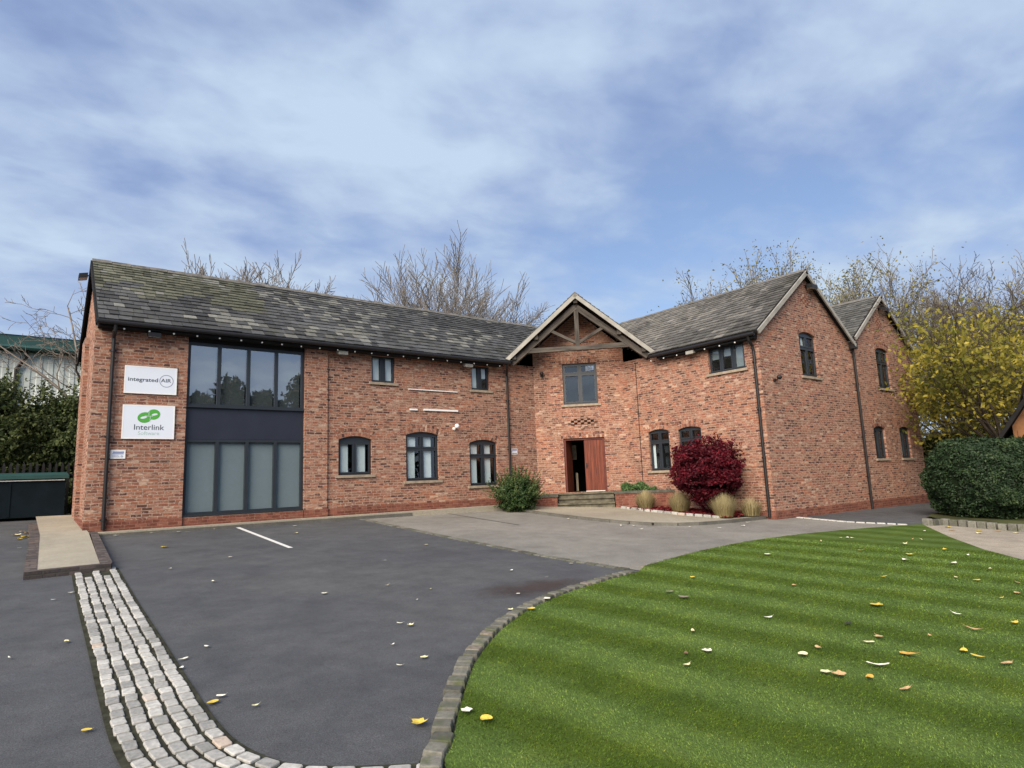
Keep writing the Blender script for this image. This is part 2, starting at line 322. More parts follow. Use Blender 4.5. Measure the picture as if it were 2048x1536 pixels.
class MB:
    """collects polygons; uv in metres; optional tone per face"""
    def __init__(s): s.v = []; s.f = []; s.uv = []; s.tone = []
    def poly(s, pts, uv=None, tone=None):
        i = len(s.v); s.v += [tuple(p) for p in pts]; s.f.append(tuple(range(i, i+len(pts))))
        s.uv.append(uv if uv else [(0, 0)]*len(pts)); s.tone.append(tone)
    def box(s, o, a, b, c, tone=None):
        """origin corner o, edge vectors a, b, c (right handed)"""
        o, a, b, c = Vector(o), Vector(a), Vector(b), Vector(c)
        la, lb, lc = a.length, b.length, c.length
        def q(p, e, f, le, lf): s.poly([p, p+e, p+e+f, p+f], [(0, 0), (le, 0), (le, lf), (0, lf)] if le < lf else [(0, 0), (0, le), (lf, le), (lf, 0)], tone)
        q(o, b, a, lb, la); q(o+c, a, b, la, lb); q(o, a, c, la, lc); q(o+b, c, a, lc, la); q(o, c, b, lc, lb); q(o+a, b, c, lb, lc)
    def abox(s, x0, x1, y0, y1, z0, z1, tone=None): s.box((x0, y0, z0), (x1-x0, 0, 0), (0, y1-y0, 0), (0, 0, z1-z0), tone)
    def bar(s, p, q, w, h, up=(0, 0, 1)):
        p, q = Vector(p), Vector(q); d = (q-p).normalized(); up = Vector(up); side = d.cross(up).normalized(); upn = side.cross(d)
        s.box(p-side*w/2-upn*h/2, q-p, upn*h, side*w) if False else s.box(p-side*w/2-upn*h/2, side*w, q-p, upn*h)
    def tube(s, pts, rad, n=8):
        pts = [Vector(p) for p in pts]; rings = []
        for i, p in enumerate(pts):
            d = (pts[min(i+1, len(pts)-1)]-pts[max(i-1, 0)]).normalized()
            a = d.cross(Vector((.3, .9, .1))); a = (a if a.length > .01 else d.cross(Vector((1, 0, 0)))).normalized(); b = d.cross(a)
            r = rad[i] if isinstance(rad, (list, tuple)) else rad
            rings.append([p+(a*math.cos(2*math.pi*k/n)+b*math.sin(2*math.pi*k/n))*r for k in range(n)])
        for i in range(len(rings)-1):
            for k in range(n): s.poly([rings[i][k], rings[i][(k+1) % n], rings[i+1][(k+1) % n], rings[i+1][k]])
        s.poly(rings[0][::-1]); s.poly(rings[-1])
    def sphere(s, c, rx, ry=None, rz=None, nu=12, nv=8):
        ry = ry or rx; rz = rz or rx
        P = lambda i, j: (c[0]+rx*math.sin(math.pi*j/nv)*math.cos(2*math.pi*i/nu), c[1]+ry*math.sin(math.pi*j/nv)*math.sin(2*math.pi*i/nu), c[2]+rz*math.cos(math.pi*j/nv))
        for i in range(nu):
            for j in range(nv):
                s.poly([P(i, j), P(i, j+1), P(i+1, j+1), P(i+1, j)] if 0 < j < nv-1 else ([P(i, 0), P(i, 1), P(i+1, 1)] if j == 0 else [P(i, j), P(i, j+1), P(i+1, j)]))
    def build(s, name, m, parent=None, smooth=False, weld=False):
        me = bpy.data.meshes.new(name); me.from_pydata(s.v, [], s.f)
        ul = me.uv_layers.new(name='UVMap'); ul.data.foreach_set('uv', np.array([c for f in s.uv for p in f for c in p], dtype=np.float32))
        if any(t is not None for t in s.tone):
            at = me.attributes.new('tone', 'FLOAT_COLOR', 'CORNER'); arr = []
            for f, t in zip(s.f, s.tone):
                t = (t if t is not None else (.5, .5, .5)); t = (t, t, t) if isinstance(t, (int, float)) else t
                arr += [(*t, 1)]*len(f)
            at.data.foreach_set('color', np.array(arr, dtype=np.float32).ravel())
        if smooth: me.polygons.foreach_set('use_smooth', [True]*len(s.f))
        me.update(); return link(name, me, m, parent)

def tris(pts2, holes=()):
    """triangulated polygon with holes -> (list of 2D points, list of index triples)"""
    loops = [[Vector((p[0], p[1], 0)) for p in l] for l in [pts2, *holes]]
    flat = [(v.x, v.y) for l in loops for v in l]
    out = []
    for t in tessellate_polygon(loops):
        a, b, c = (flat[i] for i in t); ar = (b[0]-a[0])*(c[1]-a[1])-(b[1]-a[1])*(c[0]-a[0])
        if abs(ar) > 1e-9: out.append(tuple(t) if ar > 0 else (t[0], t[2], t[1]))
    return flat, out
class Frame:
    """local wall frame: u along the wall (to the right seen from outside), z up, out = outward"""
    def __init__(s, o, u): s.o = Vector(o); s.u = Vector(u).normalized(); s.n = Vector((s.u.y, -s.u.x, 0))
    def p(s, u, z, out=0): return s.o+s.u*u+Vector((0, 0, z))+s.n*out
def sheet(mb, fr, outer, holes=(), out=0, uoff=0, back=False):
    flat, tr = tris(outer, holes)
    for t in tr:
        q = [flat[i] for i in t]
        if back: q = q[::-1]
        mb.poly([fr.p(a, b, out) for a, b in q], [(a+uoff, b) for a, b in q])
def skirt(mb, fr, loop, o0, o1, uoff=0, closed=True):
    n = len(loop); acc = 0
    for i in range(n if closed else n-1):
        a, b = loop[i], loop[(i+1) % n]; l = math.hypot(b[0]-a[0], b[1]-a[1])
        vert = abs(b[1]-a[1]) > abs(b[0]-a[0])
        uv = [(uoff+o0, a[1]), (uoff+o0, b[1]), (uoff+o1, b[1]), (uoff+o1, a[1])] if vert else [(a[0], a[1]+o0), (b[0], b[1]+o0), (b[0], b[1]+o1), (a[0], a[1]+o1)]
        mb.poly([fr.p(*a, o0), fr.p(*b, o0), fr.p(*b, o1), fr.p(*a, o1)], uv)
def extr(mb, fr, outer, holes, o0, o1):
    """solid plate between offsets o0 < o1"""
    sheet(mb, fr, outer, holes, o1); sheet(mb, fr, outer, holes, o0, back=True)
    skirt(mb, fr, outer, o1, o0)
    for h in holes: skirt(mb, fr, h, o1, o0)
def rect(a, b, c, d): return [(a, c), (b, c), (b, d), (a, d)]
def arch(a, b, c, d, rise, n=10):
    """rectangle a..b, c..d with a segmental head above d"""
    w = (b-a)/2; m = (a+b)/2; rr = (w*w+rise*rise)/(2*rise)
    th = math.asin(w/rr)
    return [(a, c), (b, c)]+[(m+rr*math.sin(th-2*th*k/n), d+rise-rr+rr*math.cos(th-2*th*k/n)) for k in range(n+1)]

def zg(x, y):
    y = min(max(y, -14), 24); x = min(max(x, -40), 70)
    return -.2717-.0071*x+.0576*y
def ground_poly(name, pts, m, dz, kind='structure', skirt_h=0, parent=None, kerb=None):
    mb = MB(); flat, tr = tris(pts)
    for t in tr: mb.poly([(flat[i][0], flat[i][1], zg(*flat[i])+dz) for i in t], [flat[i] for i in t])
    if skirt_h:
        ar = sum(pts[i][0]*pts[(i+1) % len(pts)][1]-pts[(i+1) % len(pts)][0]*pts[i][1] for i in range(len(pts)))
        P = pts if ar > 0 else pts[::-1]
        for i in range(len(P)):
            a, b = P[i], P[(i+1) % len(P)]; l = math.hypot(a[0]-b[0], a[1]-b[1])
            mb.poly([(*a, zg(*a)+dz-skirt_h), (*b, zg(*b)+dz-skirt_h), (*b, zg(*b)+dz), (*a, zg(*a)+dz)], [(0, 0), (l, 0), (l, skirt_h), (0, skirt_h)])
    o = mb.build(name, m, parent)
    if not parent: tag(o, kind=kind)
    return o
def smooth_line(pts, n=6):
    out = []
    for i in range(len(pts)-1):
        p0, p1, p2, p3 = pts[max(i-1, 0)], pts[i], pts[i+1], pts[min(i+2, len(pts)-1)]
        for k in range(n):
            t = k/n
            out.append(tuple(.5*((2*p1[j])+(-p0[j]+p2[j])*t+(2*p0[j]-5*p1[j]+4*p2[j]-p3[j])*t*t+(-p0[j]+3*p1[j]-3*p2[j]+p3[j])*t**3) for j in range(2)))
    out.append(tuple(pts[-1])); return out
def resample(pts, step):
    out = [pts[0]]; acc = 0
    for a, b in zip(pts, pts[1:]):
        l = math.hypot(b[0]-a[0], b[1]-a[1]); d = step-acc
        while d <= l: out.append((a[0]+(b[0]-a[0])*d/l, a[1]+(b[1]-a[1])*d/l)); d += step
        acc = (acc+l) % step
    return out
def offset_line(pts, d):
    out = []
    for i, p in enumerate(pts):
        a, b = pts[max(i-1, 0)], pts[min(i+1, len(pts)-1)]; l = math.hypot(b[0]-a[0], b[1]-a[1])
        out.append((p[0]-(b[1]-a[1])/l*d, p[1]+(b[0]-a[0])/l*d))
    return out

# ------------------------------------------------------------------ ground
mb = MB()
xs = [-900, -400, -150, -40, 0, 30, 70, 150, 400, 900]; ys = [-900, -300, -80, -14, 0, 24, 60, 150, 400, 900]
for i in range(9):
    for j in range(9):
        q = [(xs[i], ys[j]), (xs[i+1], ys[j]), (xs[i+1], ys[j+1]), (xs[i], ys[j+1])]
        mb.poly([(x, y, zg(x, y)-.02) for x, y in q], q)
tag(mb.build('ground', 'earth'), kind='structure')
ground_poly('tarmac_drive', rect(-26, 60, -13.5, 17.6), 'tarmac', -.008)
ground_poly('side_yard', rect(-26, 1.3, 17.6, 22.6), 'tarmac', -.008)

kerb_out = smooth_line([(1.25, -2.5), (1.32, 1.2), (1.55, 2.55), (1.9, 3.43), (2.12, 3.7), (2.52, 4.21), (3.21, 4.98), (4.13, 5.72), (5.04, 6.22), (6.1, 6.58), (7.56, 6.90)])
lawn_edge = offset_line(kerb_out, -.155)
lawn_back = [(8.05, 7.02), (10.18, 7.46), (12.17, 7.66), (14.04, 7.60), (15.92, 7.36), (17.61, 7.02), (18.55, 6.76)]
lawn_right = [(16.18, 5.39), (14.55, 4.3), (13.67, 3.5), (12.0, 1.4), (11.2, -2.5)]
lawn_pts = lawn_edge+smooth_line(lawn_back, 5)+lawn_right
ground_poly('lawn', lawn_pts, 'lawn', .045, skirt_h=.06)
ground_poly('forecourt', [(7.83, 17.0), (7.66, 12), (7.66, 8.9), (7.85, 6.95)]+[(x, y-.1) for x, y in lawn_back[1:]]+[(17.97, 8.3), (18.04, 9.95), (17.6, 10.6), (13, 14), (13.2, 17.0)], 'forecourt', 0.0)
ground_poly('gravel_path', [(18.62, 6.76), (16.1, 5.30), (14.5, 4.22), (13.6, 3.4), (11.9, 1.3), (11.1, -2.6), (30, -6), (30, 2.5), (19.1, 4.6), (19.2, 6.6)], 'gravel', .008)

def stone_row(mb, line, step, gap, w, h, dz, jit=.012, tone=None):
    """row of separate rounded stones centred on a line"""
    pts = resample(line, step)
    for a, b in zip(pts, pts[1:]):
        d = Vector((b[0]-a[0], b[1]-a[1], 0)); L = d.length; d.normalize(); s = Vector((-d.y, d.x, 0))
        c = Vector(((a[0]+b[0])/2, (a[1]+b[1])/2, 0)); ll = L/2-gap/2+random.uniform(-jit, jit)*.6; ww = w/2*random.uniform(.88, 1.05)
        c += s*random.uniform(-jit, jit); rot = random.uniform(-.07, .07)
        d2 = d*math.cos(rot)+s*math.sin(rot); s2 = s*math.cos(rot)-d*math.sin(rot)
        tn = float(min(1, max(0, random.gauss(.45, .27)))) if tone is None else tone
        top = h*random.uniform(.9, 1.1); rings = []
        cn = [(1, .80), (.82, 1), (-.82, 1), (-1, .80), (-1, -.80), (-.82, -1), (.82, -1), (1, -.80)]
        cn = [(x*random.uniform(.93, 1.04), y*random.uniform(.93, 1.04)) for x, y in cn]
        for k, (zf, ins) in enumerate(((-.06/max(h, .01), 1.0), (.6, 1.0), (.9, .95), (1.0, .86))):
            ring = []
            for x, y in cn:
                p = c+d2*(x*ll*ins)+s2*(y*ww*ins); ring.append(Vector((p.x, p.y, zg(p.x, p.y)+dz+top*zf)))
            rings.append(ring)
        for r_, q in zip(rings, rings[1:]):
            for k in range(8): mb.poly([r_[k-1], r_[k], q[k], q[k-1]], tone=tn)
        mb.poly(rings[-1], tone=tn)
# cobbled strip: five rows that sweep to the right towards the lawn kerb
strip = smooth_line([(1.05, 12.2), (.965, 9.4), (.92, 7.3), (.885, 5.9), (.875, 4.9), (.93, 4.35), (1.10, 3.90), (1.38, 3.60), (1.75, 3.35), (2.0, 3.2)])
ground_poly('sett_strip_bed', offset_line(strip, .31)+offset_line(strip, -.31)[::-1], 'joint', .002)
mb = MB()
for k in range(5):
    ln = offset_line(strip, (k-2)*.113); stone_row(mb, ln[2*(k % 2):], .152+.009*(k % 3), .025, .090, .015, .004, .006)
tag(mb.build('sett_strip', 'sett', smooth=False), kind='structure')
# mossy sett kerb round the lawn
mb = MB(); stone_row(mb, offset_line(kerb_out, -.075), .165, .034, .145, .076, -.005, .010)
tag(mb.build('lawn_kerb', 'kerbsett'), kind='structure')
ground_poly('lawn_kerb_joint', kerb_out+offset_line(kerb_out, -.16)[::-1], 'joint', .018, skirt_h=.03)
mb = MB(); stone_row(mb, [(8.0, 7.06), (10.1, 7.5), (12.2, 7.72), (14.05, 7.66), (15.9, 7.42)], .2, .03, .07, .035, 0, .02)
stone_row(mb, [(7.74, 17.0), (7.6, 12), (7.6, 8.9), (7.8, 7.0)], .21, .02, .16, .004, .003, .01)
tag(mb.build('flush_kerb', 'kerbsett'), kind='structure')
mb = MB(); stone_row(mb, [(18.62, 6.72), (19.22, 6.56), (19.13, 5.78), (19.05, 4.77), (19.0, 3.2)], .21, .02, .2, .17, 0, .008)
tag(mb.build('bed_kerb', 'kerbsett'), kind='structure')
mb = MB(); stone_row(mb, [(18.06, 9.85), (17.95, 8.35), (18.55, 7.0)], .24, .03, .16, .02, .003, .01, .85)
tag(mb.build('pale_kerb', 'sett'), kind='structure')
ground_poly('hedge_bed', [(19.3, 6.6), (19.2, 5.8), (19.15, 4.7), (19.1, 3), (30, 2), (34, 6.5), (24, 7.9), (21.2, 7.6), (20.3, 6.9)], 'earth', .05)
def stain_mat():
    m, t, b = mat('damp rusty stain', (.06, .038, .030), .55, .4)
    oc = objc(t); mp = t.nodes.new('ShaderNodeMapping'); mp.inputs['Location'].default_value = (-5.05, -6.95, 0); t.links.new(oc, mp.inputs[0])
    g = t.nodes.new('ShaderNodeTexGradient'); g.gradient_type = 'SPHERICAL'; mp.inputs['Scale'].default_value = (.85, 1.7, 0); mp.inputs['Location'].default_value = (-5.7*.85, -7.0*1.7, 0); t.links.new(mp.outputs[0], g.inputs[0])
    n = noi(t, oc, 2.2, 5, .65); mu = t.nodes.new('ShaderNodeMath'); mu.operation = 'MULTIPLY'; t.links.new(g.outputs['Fac'], mu.inputs[0]); t.links.new(n.outputs['Fac'], mu.inputs[1])
    t.links.new(ramp(t, mu.outputs[0], [(.06, (0, 0, 0)), (.36, (.55, .55, .55))]), b.inputs['Alpha']); return m
M['stain'] = stain_mat()
ground_poly('tarmac_stain', [(4.5, 6.35), (5.04, 6.4), (6.1, 6.75), (6.9, 6.95), (6.9, 7.6), (5.1, 7.7), (4.5, 7.1)], 'stain', -.003)
# parking line and drain slot
ground_poly('parking_line', [(4.36, 17.0), (4.25, 12.7), (4.34, 12.7), (4.46, 17.0)], 'whitepaint', -.001)
ground_poly('drain_slot', [(10.52, 16.9), (10.32, 13.15), (10.36, 13.15), (10.57, 16.9)], 'black', .004)
# pavement by the entrance
pave = smooth_line([(13.05, 16.95), (12.78, 15.2), (12.70, 13.4), (12.80, 12.0), (13.08, 11.05), (13.85, 10.48), (15.1, 10.28), (16.3, 10.25), (17.5, 10.28)], 5)
ground_poly('entrance_pavement', pave+[(17.5, 9.92), (17.0, 9.92), (17.0, 15.2), (14.7, 17.5), (13.05, 17.5)], 'concrete', .064)
mb = MB()
for a, b in zip(resample(pave, .6), resample(pave, .6)[1:]):
    d = Vector((b[0]-a[0], b[1]-a[1], 0)); L = d.length; d.normalize(); s = Vector((-d.y, d.x, 0)); p = Vector((*a, 0))-s*.12
    z0, z1 = zg(*a), zg(*b); A = Vector((p.x, p.y, z0-.02)); 
    mb.box(A, Vector((d.x*(L-.008), d.y*(L-.008), z1-z0)), s*.125, (0, 0, .094))
tag(mb.build('pavement_kerb', 'kerb'), kind='structure')
# raised concrete path along the long wall, and the ramp at its left end
mb = MB(); mb.abox(1.33, 13.2, 16.95, 17.5, .2, .768)
tag(mb.build('wall_path', 'concrete'), kind='structure')
mb = MB(); mb.abox(1.45, 9.3, 16.93, 16.947, .2, .735)  # dark strip standing in for the shadow gap under the path edge
tag(mb.build('wall_path_shadow_strip', 'kerb'), kind='structure')
ground_poly('ramp', [(.31, 12.0), (1.10, 12.08), (1.30, 16.94), (1.30, 22.0), (.45, 22.0), (.44, 17)], 'concrete', .10)
ground_poly('ramp_border', [(.15, 11.86), (1.24, 11.98), (1.27, 12.1), (1.46, 16.92), (1.33, 16.96), (1.10, 12.09), (.31, 12.01), (.44, 17), (.44, 20), (.27, 20), (.27, 17)], 'kerbbrick', .104, skirt_h=.13)
# planting bed below the right wing
ground_poly('planting_bed', [(15.75, 14.6), (15.58, 13.2), (15.45, 11.9), (15.55, 10.6), (16.9, 10.36), (17.0, 10.36), (17.0, 14.2)], 'soil', .10)
mb = MB(); stone_row(mb, [(15.72, 14.55), (15.55, 13.2), (15.42, 11.9), (15.5, 10.62)], .28, .05, .09, .05, .085, .02)
tag(mb.build('bed_edging', 'sett'), kind='structure')

# ------------------------------------------------------------------ the brick office building
BLD = empty('brick_office_building', (1.33, 17.5, .75), 'L shaped two storey red brick office building with slate roofs and gabled timber porch', 'building')
BLD_INV = Matrix.Translation((-1.33, -17.5, -.75))
def bpart(mb, name, m, parent=None, smooth=False):
    """world-space mesh made a part of the building"""
    o = mb.build(name, m, smooth=smooth); o.parent = parent or BLD
    if not parent: o.matrix_parent_inverse = BLD_INV
    return o
S2 = math.sqrt(.5)
FA = Frame((0, 17.5, 0), (1, 0, 0)); FC = Frame((14.69, 17.5, 0), (S2, -S2, 0))
FB = Frame((17.0, 15.19, 0), (0, -1, 0)); FG = Frame((17.0, 9.9, 0), (1, 0, 0)); FL = Frame((1.33, 22.7, 0), (0, -1, 0))
WALLS = []
def wall(fr, outer, holes, uoff=0, reveal=.11, plinth=None, out=0, extra=None):
    mb = MB()
    if extra: extra(mb)
    sheet(mb, fr, outer, holes, out, uoff)
    for h in holes: skirt(mb, fr, h[::-1], out-reveal, out, uoff)
    return bpart(mb, 'wall', 'brick')
def plinth(fr, u0, u1, z0, z1, t=.022, out=0):
    mb = MB(); extr(mb, fr, rect(u0, u1, z0, z1), [], out+.002, out+t); return bpart(mb, 'plinth', 'plinth')

def brick_arch(fr, a, b, d, rise, h=.225, out=.004, flat=False):
    """row of upright bricks over an opening"""
    mb = MB(); w = (b-a)/2+.06; m = (a+b)/2; n = max(5, int(2*w/.078)); v = 0.0 if flat else rise
    rr = (w*w+v*v)/(2*v) if v else 0; th = math.asin(w/rr) if v else 0
    for k in range(n):
        if v:
            t0, t1 = -th+2*th*(k+.07)/n, -th+2*th*(k+.93)/n; cz = d+v-rr+.004
            q = [(m+rr*math.sin(t0), cz+rr*math.cos(t0)), (m+rr*math.sin(t1), cz+rr*math.cos(t1)), (m+(rr+h)*math.sin(t1), cz+(rr+h)*math.cos(t1)), (m+(rr+h)*math.sin(t0), cz+(rr+h)*math.cos(t0))]
        else:
            x0, x1 = m-w+2*w*(k+.07)/n, m-w+2*w*(k+.93)/n; q = [(x0, d+.004), (x1, d+.004), (x1, d+h), (x0, d+h)]
        ku = random.randrange(60)*.225+.02; kv = random.randrange(40)*.0745*2+.018
        loc = [(ku, kv), (ku, kv+.04), (ku+.18, kv+.04), (ku+.18, kv)]
        mb.poly([fr.p(*p, out) for p in q], loc)
        skirt(mb, fr, q[::-1], out, .0) if False else None
    return bpart(mb, 'brick_arch', 'brick')

def window(fr, a, b, c, d, rise=0, lights=2, transom=None, blind=None, sill=True, fw=.065, mull=.10, out=0, head=None, depth=.075, sillm='sill', label=None):
    """one window: frame with its lights cut out, glass, blind and stone sill"""
    outer = arch(a+.004, b-.004, c+.004, d, rise-.004) if rise else rect(a+.004, b-.004, c+.004, d-.004)
    top = d-(.02 if rise else fw)
    if head: top = d-head
    w = (b-a-2*fw-(lights-1)*mull)/lights; holes = []
    for k in range(lights):
        x0 = a+fw+k*(w+mull)
        if transom: holes += [rect(x0, x0+w, c+fw+.01, transom-.055), rect(x0, x0+w, transom+.055, top)]
        else: holes.append(rect(x0, x0+w, c+fw+.01, top))
    mb = MB(); o1 = out-depth; extr(mb, fr, outer, holes, o1-.06, o1)
    # opening casements stand a little proud of the frame
    for h in holes:
        (x0, z0), (x1, z1) = h[0], h[2]
        extr(mb, fr, rect(x0-.032, x1+.032, z0-.032, z1+.032), [rect(x0+.012, x1-.012, z0+.012, z1-.012)], o1-.02, o1+.014)
    f = bpart(mb, 'window', 'anthracite')
    if label: f['label'] = label
    mb = MB()
    for h in holes: sheet(mb, fr, h, (), o1-.035)
    bpart(mb, 'pane', 'glass', f)
    if blind:
        mb = MB(); kind, parts = blind
        for k, h in enumerate(holes):
            (x0, z0), (x1, z1) = h[0], h[2]; g = parts[k % len(parts)]
            if g is None: continue
            l0, l1, h0 = g; ww = x1-x0; hh = z1-z0
            sheet(mb, fr, rect(x0-.02+ww*l0, x0+ww*l1+.02*(l1 >= 1), z0+hh*h0-.03*(h0 == 0), z1+.03), (), o1-.075)
        if mb.f: bpart(mb, 'blind', kind, f)
    if sill:
        mb = MB(); p0 = fr.p(a-.09, c-.078, out-.07)
        mb.box(p0, fr.u*(b-a+.18), -fr.n*-.135, (0, 0, .076)) if False else extr(mb, fr, rect(a-.09, b+.09, c-.078, c-.002), [], out-.08, out+.055)
        bpart(mb, 'sill', sillm, f)
    return f
FULL = [(0, 1, 0)]
RS = .10   # rise of the segmental heads

# --- long wall (facade with the big glazing)
zt = 5.66
a_holes = [rect(3.23, 6.245, .98, zt-.02), arch(7.25, 8.29, 1.90, 2.93, RS), arch(9.43, 10.60, 1.67, 3.09, RS), arch(11.79, 12.92, 1.44, 2.86, RS), rect(8.30, 9.08, 4.68, 5.5), rect(11.95, 12.70, 4.65, 5.48)]
wall(FA, rect(1.33, 14.69, .70, zt), a_holes)
# shallow pier right of the glazing
mb = MB(); extr(mb, FA, rect(6.245, 6.90, .70, zt-.01), [], 0.002, .055); bpart(mb, 'wall_pier', 'brick')
mb = MB(); extr(mb, FA, rect(1.225, 3.23, .60, zt-.01), [], 0.002, .055); bpart(mb, 'wall_pier', 'brick')
plinth(FA, 1.215, 3.23, .60, .985, .075); plinth(FA, 3.23, 6.245, .72, .955); plinth(FA, 6.245, 6.92, .72, .985, .075); plinth(FA, 6.92, 14.6, .72, .985)
for h in ((7.25, 8.29, 2.93), (9.43, 10.60, 3.09), (11.79, 12.92, 2.86)): brick_arch(FA, *h, RS)
pale = ('blind', [(0, .70, 0), (0, .66, 0)]); pale4 = ('blind', [(0, .66, 0), (0, .72, 0), (0, .70, 0), (0, .70, 0)])
window(FA, 7.25, 8.29, 1.90, 2.93, RS, 2, None, ('blind', [(0, .70, 0), (0, .78, 0)]), head=.13)
window(FA, 9.43, 10.60, 1.67, 3.09, RS, 2, 2.66, pale4, head=.05)
window(FA, 11.79, 12.92, 1.44, 2.86, RS, 2, 2.42, pale4, head=.05)
window(FA, 8.30, 9.08, 4.68, 5.5, 0, 2, None, ('blind', [(0, .98, 0), (0, .98, 0)]), mull=.16, fw=.05)
window(FA, 11.95, 12.70, 4.65, 5.48, 0, 2, None, ('blind', [(0, .95, 0), (0, .9, .52)]), mull=.13, fw=.05)
def glazing(z0, z1, blind):
    a, b = 3.235, 6.24; fw = .075; mull = .085; n = 4; w = (b-a-2*fw-(n-1)*mull)/n
    holes = [rect(a+fw+k*(w+mull), a+fw+k*(w+mull)+w, z0+.10, z1-.07) for k in range(n)]
    mb = MB(); extr(mb, FA, rect(a, b, z0, z1), holes, -.12, -.03)
    extr(mb, FA, rect(a, b, z0, z0+.035), [], -.03, .02)
    f = bpart(mb, 'window', 'anthracite', smooth=False)
    mb = MB()
    for h in holes: sheet(mb, FA, h, (), -.075)
    bpart(mb, 'pane', 'tintglass' if blind == 'u' else 'glass', f); mb = MB()
    for h in holes: sheet(mb, FA, rect(h[0][0]-.02, h[2][0]-(0 if blind == 'g' else .03), h[0][1]-.05, h[2][1]+.05), (), -.125)
    bpart(mb, 'blind', 'darkblind' if blind == 'u' else 'greyblind', f); return f
glazing(3.71, 5.40, 'u')['label'] = 'upper row of four tall glazed lights'
glazing(.985, 2.90, 'g')['label'] = 'lower row of four tall glazed lights'
mb = MB(); extr(mb, FA, rect(3.235, 6.24, 2.905, 3.705), [], -.10, -.05); bpart(mb, 'spandrel_panel', 'navy')
mb = MB(); extr(mb, FA, rect(3.235, 6.24, 5.405, zt-.02), [], -.10, -.02); bpart(mb, 'head_panel', 'blackwood')

# --- canted entrance wall with its gable
CW = 3.27
c_out = [(0, .45), (CW, .45), (CW, 6.2), (1.69, 7.6), (0, 6.2)]
def quoins(mb):
    # upright bricks down both sides of the doorway and the window
    for z0, z1, xs_ in ((1.1, 2.97, (.86, 2.44)), (4.2, 5.6, (.95, 2.31))):
        z = z0
        while z < z1-.07:
            for x in xs_:
                if random.random() < .55:
                    ku = random.randrange(60)*.225+.02; kv = random.randrange(40)*.149+.018
                    mb.poly([FC.p(x, z, .003), FC.p(x+.1, z, .003), FC.p(x+.1, z+.066, .003), FC.p(x, z+.066, .003)], [(ku, kv), (ku+.09, kv), (ku+.09, kv+.05), (ku, kv+.05)])
            z += .0745
door_h = rect(.975, 2.435, 1.07, 2.97); cwin = rect(1.06, 2.30, 4.185, 5.685)
wall(FC, c_out, [door_h, cwin], .07, .14, extra=quoins)
brick_arch(FC, 1.0, 2.36, 5.685, 0, .215, flat=True); brick_arch(FC, .95, 2.46, 2.97, 0, .215, flat=True)
window(FC, 1.06, 2.30, 4.185, 5.685, 0, 2, 5.30, None, fw=.085, mull=.13)
mb = MB()   # diamond of projecting headers above the door, its recesses only coloured dark
rows = [1, 2, 4, 5, 4, 2, 1]
for j, n in enumerate(rows):
    z = 3.30+j*.0745
    for k in range(n):
        x = 1.69+(k-(n-1)/2)*.235
        ku, kv = random.randrange(60)*.225+.03, random.randrange(40)*.149+.018
        extr(mb, FC, rect(x-.056, x+.056, z, z+.064), [], .001, .05)
bpart(mb, 'diamond_brickwork', 'brick')
mb = MB()
for j, n in enumerate([2, 3, 4, 3, 2]):
    for k in range(n):
        x = 1.69+(k-(n-1)/2)*.235; z = 3.375+j*.0745; extr(mb, FC, rect(x-.05, x+.05, z+.004, z+.062), [], .001, .006)
bpart(mb, 'diamond_shade', 'dark')  # thin dark plates: shade of recessed headers put into the colour
# doorway: frame, closed right leaf, left leaf swung inwards
mb = MB(); extr(mb, FC, [(.98, 1.07), (1.05, 1.07), (1.05, 2.90), (2.36, 2.90), (2.36, 1.07), (2.43, 1.07), (2.43, 2.965), (.98, 2.965)], [], -.14, -.05)
fr_ = bpart(mb, 'door_frame', 'frame_red')
def planks(fr, u0, u1, z0, z1, o0, o1, n):
    mb = MB(); w = (u1-u0)/n
    for k in range(n):
        q = rect(u0+k*w+.003, u0+(k+1)*w-.003, z0, z1); ko = k*.37
        flat, tr = tris(q)
        for off, bk in ((o1, False), (o0, True)):
            for t in tr:
                p = [flat[i] for i in t]; p = p[::-1] if bk else p
                mb.poly([fr.p(*v, off) for v in p], [(v[0]+ko, v[1]+ko*3) for v in p])
        skirt(mb, fr, q, o1, o0)
    extr(mb, fr, rect(u0, u1, z0+.002, z1-.002), [], o0+.004, o1-.012)
    return mb
dr = bpart(planks(FC, 1.70, 2.36, 1.10, 2.895, -.12, -.075, 6), 'door', 'doorwood'); dr['label'] = 'closed right leaf of boarded reddish door'
mb = MB(); mb.sphere(FC.p(1.76, 1.98, -.05), .022); extr(mb, FC, rect(1.735, 1.785, 1.88, 2.08), [], -.075, -.068)
bpart(mb, 'handle', 'black', dr)
mb = MB(); extr(mb, FC, rect(1.69, 2.36, 1.075, 1.10), [], -.12, -.062); bpart(mb, 'threshold', 'thresh')
FD = Frame(FC.p(1.055, 0, -.10), (-FC.n*.92+FC.u*.28))
dl = bpart(planks(FD, 0, .66, 1.09, 2.895, -.045, 0, 6), 'door', 'doorwood'); dl['label'] = 'left leaf of boarded door swung inwards'
# what can be seen inside the doorway: floor, pale post and a notice
mb = MB(); extr(mb, FC, rect(1.32, 1.40, 1.08, 1.75), [], -1.35, -1.30); bpart(mb, 'hall_post', 'sill'); mb = MB(); extr(mb, FC, rect(1.18, 1.38, 2.25, 2.80), [], -1.62, -1.60); bpart(mb, 'hall_notice', 'sill')
mb = MB(); P = [FC.p(0, 1.06, -.14), FC.p(CW, 1.06, -.14), FC.p(CW, 1.06, -2.2), FC.p(0, 1.06, -2.2)]; mb.poly(P); bpart(mb, 'hall_floor', 'dark')

